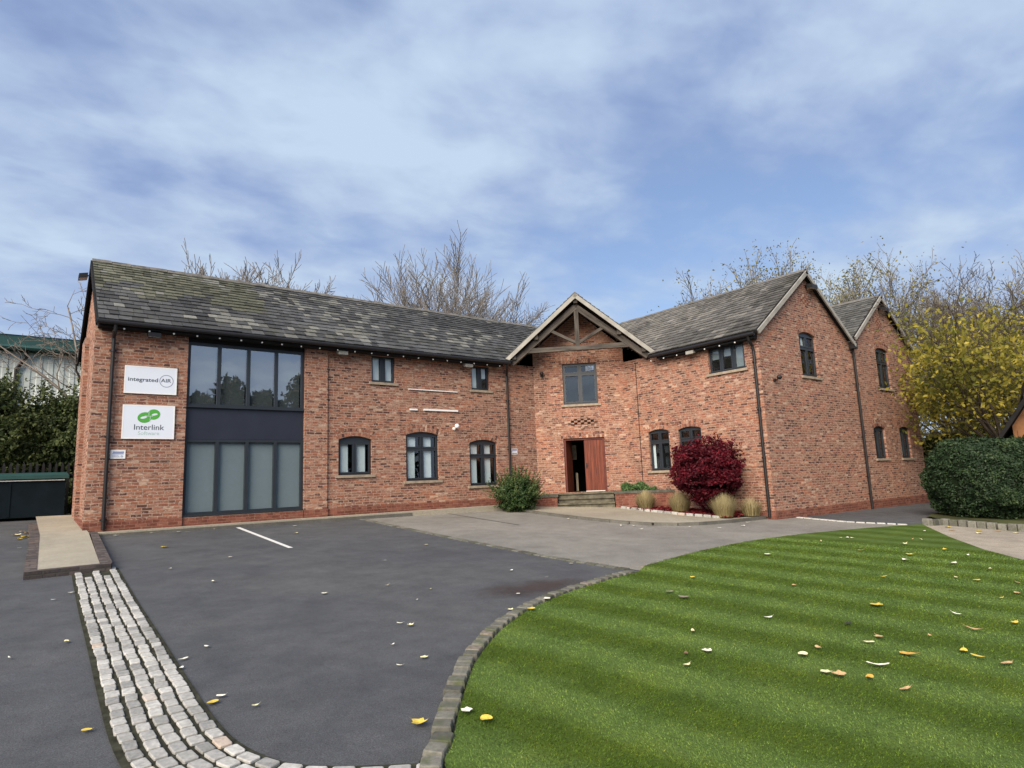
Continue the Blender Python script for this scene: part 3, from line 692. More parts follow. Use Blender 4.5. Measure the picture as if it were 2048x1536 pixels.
# --- right wing: side wall and front with two gables
def yB(y): return 15.19-y
b_holes = [rect(yB(11.64), yB(10.38), 4.62, 5.43), arch(yB(14.27), yB(13.40), 1.70, 3.0, .08), arch(yB(13.02), yB(12.13), 1.70, 2.98, .08)]
wall(FB, rect(0, 5.29, .1, 5.62), b_holes, 3.34)
brick_arch(FB, yB(14.27), yB(13.40), 3.0, .08); brick_arch(FB, yB(13.02), yB(12.13), 2.98, .08)
window(FB, yB(11.64), yB(10.38), 4.62, 5.43, 0, 3, None, ('greyblind', [(0, 1, .55), (0, 1, .62), (0, 1, 0)]), mull=.11, fw=.06)
window(FB, yB(14.27), yB(13.40), 1.70, 3.0, .08, 2, 2.66, ('blind', [(0, .30, 0), None, None, None]), fw=.06, mull=.10, head=.04)
window(FB, yB(13.02), yB(12.13), 1.70, 2.98, .08, 2, 2.66, None, fw=.06, mull=.10, head=.04)
SL = .724
def xG(x): return x-17.0
def zroof(x): return 8.0-SL*min(abs(x-20.0), abs(x-25.6))
g_out = [(0, -.3), (11.2, -.3), (11.2, zroof(28.2)-.05), (8.6, 7.93), (5.83, zroof(22.83)-.06), (3.0, 7.93), (0, zroof(17)-.1)]
g_wins = [(19.42, 20.48, 4.48, 5.84, 5.42), (24.97, 26.05, 4.41, 5.86, 5.42), (24.0, 24.93, 1.83, 2.89, None), (26.20, 27.10, 1.83, 2.91, None)]
wall(FG, g_out, [arch(xG(a), xG(b), c, d, RS) for a, b, c, d, t in g_wins], 8.63)
for i, (a, b, c, d, t) in enumerate(g_wins):
    brick_arch(FG, xG(a), xG(b), d, RS)
    window(FG, xG(a), xG(b), c, d, RS, 2, t, [('blind', [(.0, .25, 0), (.75, 1, 0), None, None]), None, ('blind', [(0, .3, 0), None]), ('blind', [(.3, 1, 0), (0, .5, 0)])][i], fw=.07, mull=.10, head=.05)
plinth(FG, 0, 11.2, -.3, .40, .03); plinth(FB, 0, 5.29, .1, .42, .03)
# gable diamonds: darker proud bricks stand in for the shade of holes
for cx, cz in ((20.1, 7.02), (25.55, 6.95)):
    mb = MB()
    for j, n in enumerate([1, 2, 3, 2, 1]):
        for k in range(n):
            x = xG(cx)+(k-(n-1)/2)*.24; z = cz-.19+j*.078; extr(mb, FG, rect(x-.045, x+.045, z, z+.066), [], .001, .012)
    bpart(mb, 'diamond_brickwork', 'plinth')
# --- left end wall and hidden backs
l_out = [(0, .5), (5.2, .5), (5.2, 5.6), (2.6, 7.92), (0, 5.6)]
wall(FL, l_out, [], 0)
for u0, u1, z1 in ((4.75, 5.2, 5.45), (1.2, 2.2, 5.9)):
    mb = MB(); extr(mb, FL, rect(u0, u1, .5, z1), [], .002, .10); bpart(mb, 'wall_pier', 'brick')
plinth(FL, 0, 5.2, .5, 1.0, .11)
mb = MB()
for q in ([(28.2, 9.9), (28.2, 20.2)], [(28.2, 20.2), (20, 20.2)], [(20, 20.2), (20, 22.7)], [(20, 22.7), (1.33, 22.7)]):
    (x0, y0), (x1, y1) = q; l = math.hypot(x1-x0, y1-y0); zt_ = zroof(28.2)-.05 if x0 > 21 else 5.6
    mb.poly([(x0, y0, -.3), (x1, y1, -.3), (x1, y1, zt_), (x0, y0, zt_)], [(0, 0), (l, 0), (l, zt_), (0, zt_)])
bpart(mb, 'wall', 'brick')
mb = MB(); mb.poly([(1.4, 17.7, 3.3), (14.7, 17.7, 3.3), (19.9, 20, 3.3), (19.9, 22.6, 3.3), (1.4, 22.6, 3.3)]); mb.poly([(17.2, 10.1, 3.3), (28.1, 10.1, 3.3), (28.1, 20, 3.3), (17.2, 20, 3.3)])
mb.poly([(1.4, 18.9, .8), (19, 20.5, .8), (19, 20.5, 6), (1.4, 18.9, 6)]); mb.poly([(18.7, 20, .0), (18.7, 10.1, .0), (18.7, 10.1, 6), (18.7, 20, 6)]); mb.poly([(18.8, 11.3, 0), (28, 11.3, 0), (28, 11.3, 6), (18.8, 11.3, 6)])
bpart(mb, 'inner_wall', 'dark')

# --- slate roofs, every slate laid
def point_in(poly, x, y):
    c = False
    for i in range(len(poly)):
        (x1, y1), (x2, y2) = poly[i], poly[i-1]
        if (y1 > y) != (y2 > y) and x < (x2-x1)*(y-y1)/(y2-y1)+x1: c = not c
    return c
def slate_roof(P0, e, s, poly, tonef, ex0=.26, ex1=.16, wid=(.20, .36), name='roof', deck=True):
    """P0 eave origin, e along the eave, s up the slope; poly = outline in (along, up) metres"""
    P0, e, s = Vector(P0), Vector(e).normalized(), Vector(s).normalized(); n = e.cross(s); n = n if n.z > 0 else -n
    mb = MB(); umax = max(p[0] for p in poly); umin = min(p[0] for p in poly); vmax = max(p[1] for p in poly)
    v = 0.0; row = 0
    while v < vmax-.03:
        ex = ex0+(ex1-ex0)*v/vmax; u = umin-random.uniform(0, .2)
        while u < umax:
            w = random.uniform(*wid)*(1-.25*v/vmax); u1 = u+w
            a, b = max(u, umin), min(u1, umax); mid = (a+b)/2; vv = min(v+ex/2, vmax-.02)
            if b-a > .05 and (point_in(poly, mid, vv) or point_in(poly, a+.03, vv) or point_in(poly, b-.03, vv)):
                g = .004; top = min(v+ex+.05, vmax); lift = random.uniform(.034, .052); jit = random.uniform(-.008, .008)
                vb = v-.008+jit if row else v+jit
                pa, pb = P0+e*(a+g)+s*vb+n*lift, P0+e*(b-g)+s*(vb+random.uniform(-.004, .004))+n*(lift+random.uniform(-.005, .005))
                pc, pd = P0+e*(b-g)+s*top+n*.010, P0+e*(a+g)+s*top+n*.010
                t = tonef(mid, v+ex/2); dn = n*-.03
                flip = (pb-pa).cross(pd-pa).dot(n) < 0
                def ad(*q): mb.poly(q[::-1] if flip else q, tone=t)
                ad(pa, pb, pc, pd); ad(pa+dn, pb+dn, pb, pa); ad(pb+dn, pc, pb); ad(pd, pa+dn, pa)
            u = u1
        v += ex; row += 1
    o = bpart(mb, name, 'slate')
    if deck:
        mb = MB(); q = [P0+e*a+s*b+n*-.004 for a, b in poly]; q2 = [p-n*.06 for p in q]
        if (q[1]-q[0]).cross(q[2]-q[1]).dot(n) < 0: q = q[::-1]; q2 = q2[::-1]
        mb.poly(q); mb.poly(q2[::-1])
        for i in range(len(q)): mb.poly([q2[i-1], q2[i], q[i], q[i-1]])
        bpart(mb, 'roof_deck', 'slatebase', o)
    return o
def tone_main(u, v):
    n = noise.noise(Vector((u*.55+3, v*1.1, 1.7))); n2 = noise.noise(Vector((u*.23, v*.5, 9)))
    pale = max(0, .40+n*.9-max(0, (u-6)*.05)-abs(v-1.7)*.12) if u > 2.0 else .12
    d = random.random()
    if d < pale*.72: c = random.uniform(.10, .195); return (c, c*1.01, c*.92)
    if d > .85: c = random.uniform(.036, .055)
    else: c = random.uniform(.050, .10)*(1.15 if u < 3 else 1)*(1+.35*n2)
    if u < 4.2 and v > 1.9+noise.noise(Vector((u, v, 3)))*1.2: return (c*1.25, c*1.28, c*.95)
    return (c*.9, c*.93, c*.97)
def tone_wing(u, v):
    n = noise.noise(Vector((u*.5, v*.9, 5.7))); c = random.uniform(.075, .15)*(1+.5*n)
    if random.random() < .2: c *= random.uniform(1.2, 1.45)
    if u < 1.0 and noise.noise(Vector((u*1.3, v, 2))) > -.2: c *= .62
    return (c*1.02, c*.98, c*.91)
def tone_dark(u, v):
    c = random.uniform(.055, .12); return (c, c, c*.96)
def ridge_line(p, q, name='ridge_tiles', parent=None, step=.45):
    mb = MB(); p, q = Vector(p), Vector(q); L = (q-p).length; d = (q-p)/L; n = int(L/step); side = Vector((-d.y, d.x, 0))
    for k in range(n):
        a, b = p+d*(L*k/n+.004), p+d*(L*(k+1)/n-.004); up = random.uniform(-.006, .006)
        for sg in (1, -1):
            w = side*sg*.15
            q_ = [a+Vector((0, 0, .05+up)), b+Vector((0, 0, .058+up)), b+w+Vector((0, 0, -.062+up)), a+w+Vector((0, 0, -.07+up))]
            mb.poly(q_ if sg < 0 else q_[::-1]); 
        mb.poly([a+side*.15+Vector((0, 0, -.07)), a+Vector((0, 0, .05+up)), a-side*.15+Vector((0, 0, -.07))])
    return bpart(mb, name, 'ridge', parent)
ya, za, yr, zr = 17.1, 5.66, 20.1, 8.0
sA = Vector((0, yr-ya, zr-za)); LA = sA.length
rf = slate_roof((1.25, ya, za), (1, 0, 0), sA, [(0, 0), (11.75, 0), (18.75, LA), (0, LA)], tone_main)
ridge_line((1.24, yr, zr), (20.0, yr, zr), parent=rf)
mb = MB(); mb.poly([(1.25, yr, zr), (20, yr, zr), (22.9, 23.1, za), (1.25, 23.1, za)][::-1]); bpart(mb, 'rear_roof', 'slatebase')
sB = Vector((3.3, 0, zr-(zr-SL*3.3))); sB = Vector((3.3, 0, SL*3.3)); LB = sB.length; zB = zr-SL*3.3
rb = slate_roof((16.7, 9.76, zB), (0, 1, 0), sB, [(0, 0), (3.75, 0), (10.35, LB), (0, LB)], tone_wing, .24, .17)
ridge_line((20.0, 9.75, zr), (20.0, 20.1, zr), parent=rb)
mb = MB(); zv = zr-SL*2.9; mb.poly([(20, 9.76, zr), (22.9, 9.76, zv), (22.9, 20.2, zv), (20, 20.2, zr)]); mb.poly([(25.6, 9.76, zr), (28.35, 9.76, zr-SL*2.75), (28.35, 20.2, zr-SL*2.75), (25.6, 20.2, zr)]); bpart(mb, 'rear_roof', 'slatebase')
# the roof edge thickness on the two gables
sD = Vector((2.7, 0, SL*2.7)); 
rd = slate_roof((22.9, 9.76, zr-SL*2.7), (0, 1, 0), sD, [(0, 0), (10.2, 0), (10.2, sD.length), (0, sD.length)], tone_dark, .22, .17)
ridge_line((25.6, 9.75, zr), (25.6, 20, zr), parent=rd)
for x0, x1 in ((20.0, 22.88), (25.6, 28.34)):
    mb = MB(); z0, z1 = zr, zr-SL*(x1-x0)
    mb.poly([(x0, 9.72, z0+.05), (x1, 9.72, z1+.05), (x1, 9.95, z1+.05), (x0, 9.95, z0+.05)]); mb.poly([(x0, 9.72, z0-.02), (x1, 9.72, z1-.02), (x1, 9.72, z1+.05), (x0, 9.72, z0+.05)])
    bpart(mb, 'roof_verge', 'black')
def board(p, q, h, t, nrm, m, name='bargeboard', parent=None):
    """board below the line p-q, h deep, t thick, facing nrm"""
    mb = MB(); p, q, nrm = Vector(p), Vector(q), Vector(nrm).normalized(); d = (q-p).normalized(); dn = -(nrm.cross(d)).normalized(); dn = dn if dn.z < 0 else -dn
    a = [p, q, q+dn*h, p+dn*h]; L = (q-p).length
    f = [x+nrm*t for x in a]; flip = (f[1]-f[0]).cross(f[2]-f[1]).dot(nrm) < 0
    def ad(qs, uv): mb.poly(qs[::-1] if flip else qs, uv[::-1] if flip else uv)
    ad(f, [(0, 0), (0, L), (h, L), (h, 0)]); ad(a[::-1], [(0, 0), (0, L), (h, L), (h, 0)])
    for i in range(4): ad([a[i], a[(i+1) % 4], f[(i+1) % 4], f[i]], [(0, 0), (0, 1), (t, 1), (t, 0)])
    return bpart(mb, name, m, parent)
zz_ = lambda x, c: zr-SL*abs(x-c)-.012
for c, xl, xr in ((20.0, 16.72, 23.0), (25.6, 22.98, 28.36)):
    for x1 in (xl, xr): board((c, 9.73, zz_(c, c)), (x1, 9.73, zz_(x1, c)), .125, .045, (0, -1, 0), 'barge')
for y1 in (ya, 23.1): board((1.25, yr, zr-.01), (1.25, y1, zr-.01-abs(y1-yr)*.78), .17, .04, (-1, 0, 0), 'blackwood')

# --- gabled porch roof on oak trusses over the canted entrance
OFF = 1.2; PS = .86; PC = 1.69
def PP(t, z, off): return FC.p(t, z, off)
apex = PP(PC, 7.97, OFF); junction = Vector((20.0, 20.1, 8.0))
# left slope outline in (along ridge, up slope) measured from the front eave corner
for sg, tl in ((-1, -.92), (1, 4.30)):
    hw = abs(tl-PC); rise = PS*hw; P0 = PP(tl, 7.97-rise, OFF); s = (apex-P0); Ls = s.length; e = -FC.n
    Lr = (junction-apex).length
    poly = [(0, 0), (.15, 0), (Lr, Ls), (0, Ls)]
    slate_roof(P0, e, s, poly, tone_dark, .24, .17, name='porch_roof')
    board(apex+Vector((0, 0, -.012)), P0+Vector((0, 0, -.012)), .135, .04, FC.n, 'barge')
ridge_line(apex, junction)
TO = OFF-.16   # truss plane
porch = bpart(MB(), 'porch_truss', 'oak') if False else None
def beam(p, q, w, h, name, off0, off1):
    """beam in the truss plane, h deep, from off0 to off1"""
    mb = MB(); a, b = Vector((p[0], p[1])), Vector((q[0], q[1])); d = (b-a).normalized(); nn = Vector((-d.y, d.x))*h/2
    c = [a-nn, b-nn, b+nn, a+nn]; c = [(v.x, v.y) for v in c]; L = (b-a).length
    if (c[1][0]-c[0][0])*(c[2][1]-c[1][1])-(c[1][1]-c[0][1])*(c[2][0]-c[1][0]) < 0: c = c[::-1]
    k = random.uniform(0, 9)
    mb.poly([FC.p(*v, off1) for v in c], [(k, 0), (k, L), (k+h, L), (k+h, 0)]); mb.poly([FC.p(*v, off0) for v in c][::-1], [(k, 0), (k, L), (k+h, L), (k+h, 0)])
    for i in range(4):
        v0, v1 = c[i], c[(i+1) % 4]; l = math.hypot(v1[0]-v0[0], v1[1]-v0[1])
        mb.poly([FC.p(*v0, off0), FC.p(*v1, off0), FC.p(*v1, off1), FC.p(*v0, off1)], [(k, 0), (k, l), (k+.15, l), (k+.15, 0)])
    return bpart(mb, name, 'oak')
beam((-.66, 5.62), (PC-.03, 7.52), .15, .19, 'rafter', TO-.17, TO); beam((4.06, 5.60), (PC+.03, 7.50), .15, .19, 'rafter', TO-.17, TO-.001)
beam((-.20, 6.045), (3.60, 6.055), .15, .165, 'tie_beam', TO-.15, TO-.012)
beam((PC, 6.13), (PC, 7.60), .13, .15, 'king_post', TO-.16, TO-.006)
for sg in (-1, 1): beam((PC+sg*.06, 6.24), (PC+sg*1.02, 6.78), .1, .10, 'strut', TO-.13, TO-.02)
# purlins, ridge beam and dark boarding under the porch roof
for t, z in ((PC, 7.72), (.25, 6.50), (3.13, 6.50), (-.55, 5.84), (3.93, 5.84)):
    mb = MB(); extr(mb, FC, rect(t-.07, t+.07, z-.09, z+.07), [], .0, OFF-.05); bpart(mb, 'purlin', 'oak')
mb = MB()
for tl in (-.92, 4.30):
    q = [PP(PC, 7.97-.10, OFF-.02), PP(tl, 7.97-PS*abs(tl-PC)-.10, OFF-.02), PP(tl, 7.97-PS*abs(tl-PC)-.10, 0.2), PP(PC, 7.97-.10, 0)]
    mb.poly(q)
bpart(mb, 'porch_boarding', 'blackwood')

# --- eaves, gutters and downpipes
mb = MB(); mb.abox(1.27, 13.05, 17.16, 17.46, 5.50, 5.60); mb.abox(1.27, 13.05, 17.14, 17.165, 5.50, 5.66); bpart(mb, 'eaves_board', 'blackwood')
mb = MB(); mb.tube([(1.22, 17.07, 5.60), (13.3, 17.07, 5.60)], .058, 10); bpart(mb, 'gutter', 'black')
mb = MB(); mb.abox(16.75, 16.96, 9.9, 13.45, 5.40, 5.52); mb.abox(16.73, 16.752, 9.9, 13.45, 5.40, 5.585); bpart(mb, 'eaves_board', 'blackwood')
mb = MB(); mb.tube([(16.67, 9.80, 5.52), (16.67, 13.7, 5.52)], .058, 10); bpart(mb, 'gutter', 'black')
for i in range(22):
    mb = MB(); mb.sphere((1.78+i*.53, 17.16, 5.485), .024, nu=8, nv=6); bpart(mb, 'eaves_light', 'white')
for i in range(7):
    mb = MB(); mb.sphere((16.735, 10.49+i*.535, 5.385), .024, nu=8, nv=6); bpart(mb, 'eaves_light', 'white')
def pipe(pts, brackets, side, r=.042):
    mb = MB(); mb.tube(pts, r, 10); o = bpart(mb, "downpipe", "black")
    for z in brackets:
        x, y = pts[-1][0], pts[-1][1]
        mb = MB(); mb.tube([(x, y, z), (x, y, z+.06)], r+.012, 10); mb.abox(x-.075, x+.075, y-.012, y+.03, z+.01, z+.05); bpart(mb, 'bracket', 'black', o)
    return o
pipe([(1.60, 17.09, 5.55), (1.60, 17.12, 5.42), (1.60, 17.37, 5.30), (1.60, 17.38, 5.18), (1.60, 17.38, .80)], (1.0, 2.9, 4.95), 0)
pipe([(13.15, 17.08, 5.55), (13.2, 17.12, 5.45), (13.40, 17.42, 5.22), (13.41, 17.43, 5.05), (13.41, 17.43, .75)], (2.6, 4.3), 0)
pipe([(16.68, 10.02, 5.47), (16.72, 10.02, 5.36), (16.90, 10.03, 5.20), (16.93, 10.03, 5.05), (16.93, 10.03, .25)], (1.9, 3.3, 4.7), 0)
pipe([(22.93, 9.78, 5.82), (22.97, 9.83, 5.6), (23.0, 9.83, 5.4), (23.0, 9.83, .05)], (1.2, 4.4), 0)
mb = MB(); mb.abox(22.78, 23.08, 9.70, 9.86, 5.66, 5.90); bpart(mb, 'hopper', 'black')
mb = MB(); mb.tube([(16.985, 14.62, 5.5), (16.985, 14.64, 1.1)], .011, 6); bpart(mb, 'cable', 'black')
mb = MB(); mb.abox(22.80, 22.99, 9.70, 9.95, 5.905, 5.93); bpart(mb, 'lead_flashing', 'barge')

# ------------------------------------------------------------------ steps and planters at the door
mb = MB()
for k, (zt_, off) in enumerate(((1.055, .48), (.90, .78), (.73, 1.06))):
    zb = (.30 if k == 2 else (.895, .725)[k]-.02)
    extr(mb, FC, rect(.74, 2.63, zb, zt_-.055), [], -.05, off-.03); extr(mb, FC, rect(.735, 2.635, zt_-.05, zt_), [], -.05, off+.025)
st = mb.build('stone_steps', 'stone'); tag(st, 'flight of worn mossy stone steps rising to the wooden door', 'steps')
def planter(name, pts, ztop, label):
    t = empty(name, (pts[1].x, pts[1].y, zg(pts[1].x, pts[1].y)), label, 'planter'); inv = Matrix.Translation(-t.location)
    P = [(p.x, p.y) for p in pts]; ar = sum(P[i][0]*P[(i+1) % len(P)][1]-P[(i+1) % len(P)][0]*P[i][1] for i in range(len(P)))
    if ar < 0: P = P[::-1]
    def ring(z0, z1, grow, m, nm, cap):
        mb = MB(); n = len(P); Q = []
        for i in range(n):
            a, b, c = Vector(P[i-1]), Vector(P[i]), Vector(P[(i+1) % n]); d1 = (b-a).normalized(); d2 = (c-b).normalized()
            n1, n2 = Vector((d1.y, -d1.x)), Vector((d2.y, -d2.x)); k = (n1+n2); Q.append(b+k*(grow/max(.3, 1+n1.dot(n2))))
        u = 0
        for i in range(n):
            a, b = Q[i], Q[(i+1) % n]; l = (b-a).length
            mb.poly([(a.x, a.y, z0), (b.x, b.y, z0), (b.x, b.y, z1), (a.x, a.y, z1)], [(u, z0), (u+l, z0), (u+l, z1), (u, z1)]); u += l
        if cap:
            for zz in (z1, z0): mb.poly([(q.x, q.y, zz) for q in (Q if zz == z1 else Q[::-1])])
        o = mb.build(nm, m, t); o.matrix_parent_inverse = inv; return o
    ring(.0, ztop-.085, 0, 'plinth', 'brick_wall', False); ring(ztop-.085, ztop, .03, 'coping', 'coping', True); return t
planter('brick_planter', [FC.p(2.66, 0, -.02), FC.p(2.66, 0, 1.0), Vector((16.30, 14.47, 0)), Vector((16.93, 13.35, 0)), Vector((17.02, 15.15, 0))], 1.07, 'low red brick planter with green herbs right of the steps')
planter('brick_planter', [FC.p(.72, 0, -.02), FC.p(.72, 0, 1.0), Vector((13.75, 17.0, 0)), Vector((13.75, 17.47, 0)), Vector((14.68, 17.47, 0))], 1.03, 'low red brick planter end left of the steps behind the bush')

# ------------------------------------------------------------------ signs, lamps and cameras on the walls
def text(body, size, loc_u, loc_z, fr, out, m, parent, name='lettering', bold=0.0, align='CENTER', width=None):
    cu = bpy.data.curves.new(name, 'FONT'); cu.body = body; cu.size = size; cu.align_x = align; cu.align_y = 'CENTER'; cu.offset = bold; cu.extrude = .001
    ob = bpy.data.objects.new('tmp', cu); col.objects.link(ob); bpy.context.view_layer.update()
    me = bpy.data.meshes.new_from_object(ob.evaluated_get(bpy.context.evaluated_depsgraph_get())); bpy.data.objects.remove(ob); me.materials.clear(); me.name = name
    co = np.empty(len(me.vertices)*3, dtype=np.float32); me.vertices.foreach_get('co', co); co = co.reshape(-1, 3); w = co[:, 0].max()-co[:, 0].min()
    k = width/w if width else 1
    new = np.array([fr.p(loc_u+x*k, loc_z+y, out+z)[:] for x, y, z in co], dtype=np.float32); me.vertices.foreach_set('co', new.ravel()); me.update()
    o = link(name, me, m, parent); return o
def ring2(mb, fr, cu, cz, rx, rz, irx, irz, out0, out1, n=36, rot=0, icu=0, icz=0):
    c, s = math.cos(rot), math.sin(rot)
    E_ = lambda a, b, t, du=0, dz=0: (cu+du+c*a*math.cos(t)-s*b*math.sin(t), cz+dz+s*a*math.cos(t)+c*b*math.sin(t))
    o = [E_(rx, rz, 2*math.pi*k/n) for k in range(n)]
    h = [[E_(irx, irz, 2*math.pi*k/n, icu, icz) for k in range(n)]] if irx else []
    extr(mb, fr, o, h, out0, out1)
def sign_board(label, u0, u1, z0, z1, name='wall_sign', th=.035, out=.06):
    mb = MB(); extr(mb, FA, rect(u0, u1, z0, z1), [], out, out+th); o = mb.build(name, 'signwhite'); tag(o, label, 'sign')
    m2 = MB(); extr(m2, FA, rect(u0-.006, u1+.006, z0-.006, z1+.006), [rect(u0+.022, u1-.022, z0+.022, z1-.022)], out, out+th+.002); m2.build('frame', 'white', o)
    return o
so = .096
s1 = sign_board('upper white wall sign with one dark word ending in a thin grey ring', 1.87, 2.985, 3.99, 4.65)
text('integrated', .135, 2.258, 4.325, FA, so, 'ink', s1, width=.635, bold=.0018); text('AIR', .125, 2.75, 4.328, FA, so+.001, 'ink', s1, width=.225, bold=.001)
mb = MB(); ring2(mb, FA, 2.76, 4.32, .156, .156, .140, .140, so-.001, so+.001); mb.build('ring_logo', 'ringgrey', s1)
s2 = sign_board('lower white wall sign with linked green rings above dark lettering', 1.87, 2.97, 2.895, 3.70)
text('Interlink', .185, 2.425, 3.165, FA, so, 'ink', s2, width=.64, bold=.001); text('Software', .12, 2.425, 3.025, FA, so, 'paleink', s2, width=.45, bold=.001)
mb = MB(); ring2(mb, FA, 2.33, 3.405, .155, .128, .072, .028, so-.001, so+.001, rot=.22, icu=-.025, icz=.0)
ring2(mb, FA, 2.515, 3.485, .140, .125, .066, .026, so-.001, so+.002, rot=.22, icu=.02, icz=.0)
mb.build('ring_logo', 'green', s2)
mb = MB(); ring2(mb, FA, 2.305, 3.405, .070, .026, 0, 0, so-.0005, so+.0005, rot=.42); ring2(mb, FA, 2.535, 3.485, .064, .025, 0, 0, so-.0005, so+.0006, rot=.42)
extr(mb, FA, rect(2.41, 2.418, 3.46, 3.58), [], so, so+.003); extr(mb, FA, rect(2.33, 2.50, 3.438, 3.447), [], so, so+.003); extr(mb, FA, rect(2.44, 2.448, 3.30, 3.43), [], so, so+.003)
mb.build('logo_gap', 'signwhite', s2)
s3 = sign_board('small white notice plate with dark lines beside the left downpipe', 1.675, 1.965, 2.43, 2.625, 'notice_plate', .012)
mb = MB()
for i, (z, a, b, m) in enumerate(((2.575, 1.72, 1.94, .020), (2.538, 1.71, 1.935, .016))): extr(mb, FA, rect(a, b, z-m/2, z+m/2), [], .073, .0745)
mb.build('lettering', 'signblue', s3)
mb = MB()
for i, z in enumerate((2.50, 2.48, 2.46)): extr(mb, FA, rect(1.70, 1.83+.02*i, z-.003, z+.003), [], .073, .0745)
ring2(mb, FA, 1.90, 2.475, .022, .022, .012, .012, .073, .0745, 16); mb.build('small_print', 'ringgrey', s3)
mb = MB(); extr(mb, FA, rect(13.55, 13.80, 2.46, 2.66), [], .002, .010); s4 = tag(mb.build('notice_plate', 'white'), 'small faded blue and white notice beside the middle downpipe', 'sign')
mb = MB()
for z in (2.63, 2.585, 2.50): extr(mb, FA, rect(13.57, 13.78, z-.013, z+.013), [], .010, .012)
mb.build('lettering', 'signblue', s4)
for u0, u1, z, h, lb in ((9.54, 11.35, 4.527, .028, 'long thin white mounting rail on the bricks above another rail'), (9.57, 9.83, 3.885, .05, 'short white mounting rail left of the long lower rail'), (10.07, 11.35, 3.895, .055, 'thicker white mounting rail right of the short rail')):
    mb = MB(); extr(mb, FA, rect(u0, u1, z-h/2, z+h/2), [], .003, .05); tag(mb.build('wall_rail', 'white'), lb, 'rail', 'white rails left on the brick wall')
def floodlight(x, y, z, d, label, white=False, big=1):
    """box floodlight on a bracket; d = outward direction"""
    t = empty('floodlight', (x, y, z), label, 'light'); d = Vector((*d, 0)).normalized(); s = Vector((-d.y, d.x, 0)); m = 'barge' if white else 'black'
    mb = MB(); mb.box(-s*.14*big+d*.10+Vector((0, 0, -.06)), s*.28*big, (d*.20+Vector((0, 0, -.05)))*1.0, (0, 0, .10*big)); mb.build('lamp_head', m, t)
    mb = MB(); mb.box(-s*.12*big+d*.115+Vector((0, 0, -.075)), s*.24*big, d*.17+Vector((0, 0, -.045)), (0, 0, .012)); mb.build('lens', 'rust', t)
    mb = MB(); mb.tube([(0, 0, .02), d*.16+Vector((0, 0, .02))], .018, 6); mb.box(-s*.05+d*-.01+Vector((0, 0, -.03)), s*.1, d*.02, (0, 0, .1)); mb.build('bracket', m, t); return t
floodlight(2.42, 17.43, 5.47, (0, -1), 'black floodlight under the eaves above the ring sign')
floodlight(7.27, 17.49, 5.49, (0, -1), 'pale floodlight under the eaves right of the tall glazing', True)
floodlight(11.68, 17.49, 5.47, (0, -1), 'pale floodlight under the eaves above the rightmost small window', True)
floodlight(16.98, 12.1, 5.44, (-1, 0), 'pale floodlight under the side eaves above the maple', True)
for x, lb in ((20.22, 'dark floodlight in the peak of the nearer front gable'), (25.72, 'dark floodlight in the peak of the farther front gable')):
    floodlight(x, 9.88, 7.50, (0, -1), lb, big=1.25)
floodlight(1.26, 20.1, 7.52, (-1, 0), 'grey floodlight sticking out from the left roof end', big=1.2)
def camera_dome(p, d, m, label):
    t = empty('security_camera', p, label, 'camera'); d = Vector((*d, 0)).normalized()
    mb = MB(); mb.tube([(0, 0, 0), d*.05], .05, 12); mb.tube([d*.04+Vector((0, 0, 0)), d*.13+Vector((0, 0, .02))], .018, 8); mb.build('mount', m, t)
    mb = MB(); mb.sphere(d*.16+Vector((.03, 0, .075)), .075); mb.build('camera_head', m, t)
camera_dome((11.18, 17.49, 3.31), (0, -1), 'white', 'white dome security camera above the cross framed windows')
camera_dome((17.66, 9.89, 4.21), (0, -1), 'black', 'black dome security camera near the right wing corner')
camera_dome(FC.p(.30, 5.28, .01), (-1, -1), 'black', 'black dome security camera beside the upper entrance window')

# ------------------------------------------------------------------ leaf clouds, trees and plants
def leaf_mesh(name, pts, size, m, parent=None, tones=None, nrm=None, aspect=1.6, jit=.35, quad=True):
    """many small leaf faces, one per point; tone per leaf (0..1)"""
    pts = np.asarray(pts, dtype=np.float64); n = len(pts)
    a = rng.normal(size=(n, 3)); 
    if nrm is not None: a = a*.75+np.asarray(nrm)*1.0
    a /= np.linalg.norm(a, axis=1, keepdims=True)+1e-9
    b = rng.normal(size=(n, 3)); b -= (b*a).sum(1, keepdims=True)*a; b /= np.linalg.norm(b, axis=1, keepdims=True)+1e-9; c = np.cross(a, b)
    sz = (np.asarray(size)*np.ones(n)*rng.uniform(1-jit, 1+jit, n))[:, None]
    l, w = b*sz*aspect*.5, c*sz*.5; fold = a*sz*.12
    V = np.stack([pts-l, pts+w*.9-l*.1+fold, pts+l, pts-w*.9-l*.1+fold], 1).reshape(-1, 3)
    me = bpy.data.meshes.new(name); me.vertices.add(4*n); me.vertices.foreach_set('co', V.astype(np.float32).ravel())
    me.loops.add(4*n); me.loops.foreach_set('vertex_index', np.arange(4*n, dtype=np.int32)); me.polygons.add(n)
    me.polygons.foreach_set('loop_start', np.arange(0, 4*n, 4, dtype=np.int32))
    try: me.polygons.foreach_set('loop_total', np.full(n, 4, dtype=np.int32))
    except Exception: pass
    t = rng.uniform(0, 1, n) if tones is None else np.clip(tones, 0, 1)
    at = me.attributes.new('tone', 'FLOAT_COLOR', 'CORNER'); cc = np.ones((4*n, 4), dtype=np.float32); cc[:, :3] = np.repeat(t, 4)[:, None]; at.data.foreach_set('color', cc.ravel())
    me.update(calc_edges=True); me.validate(); return link(name, me, m, parent)
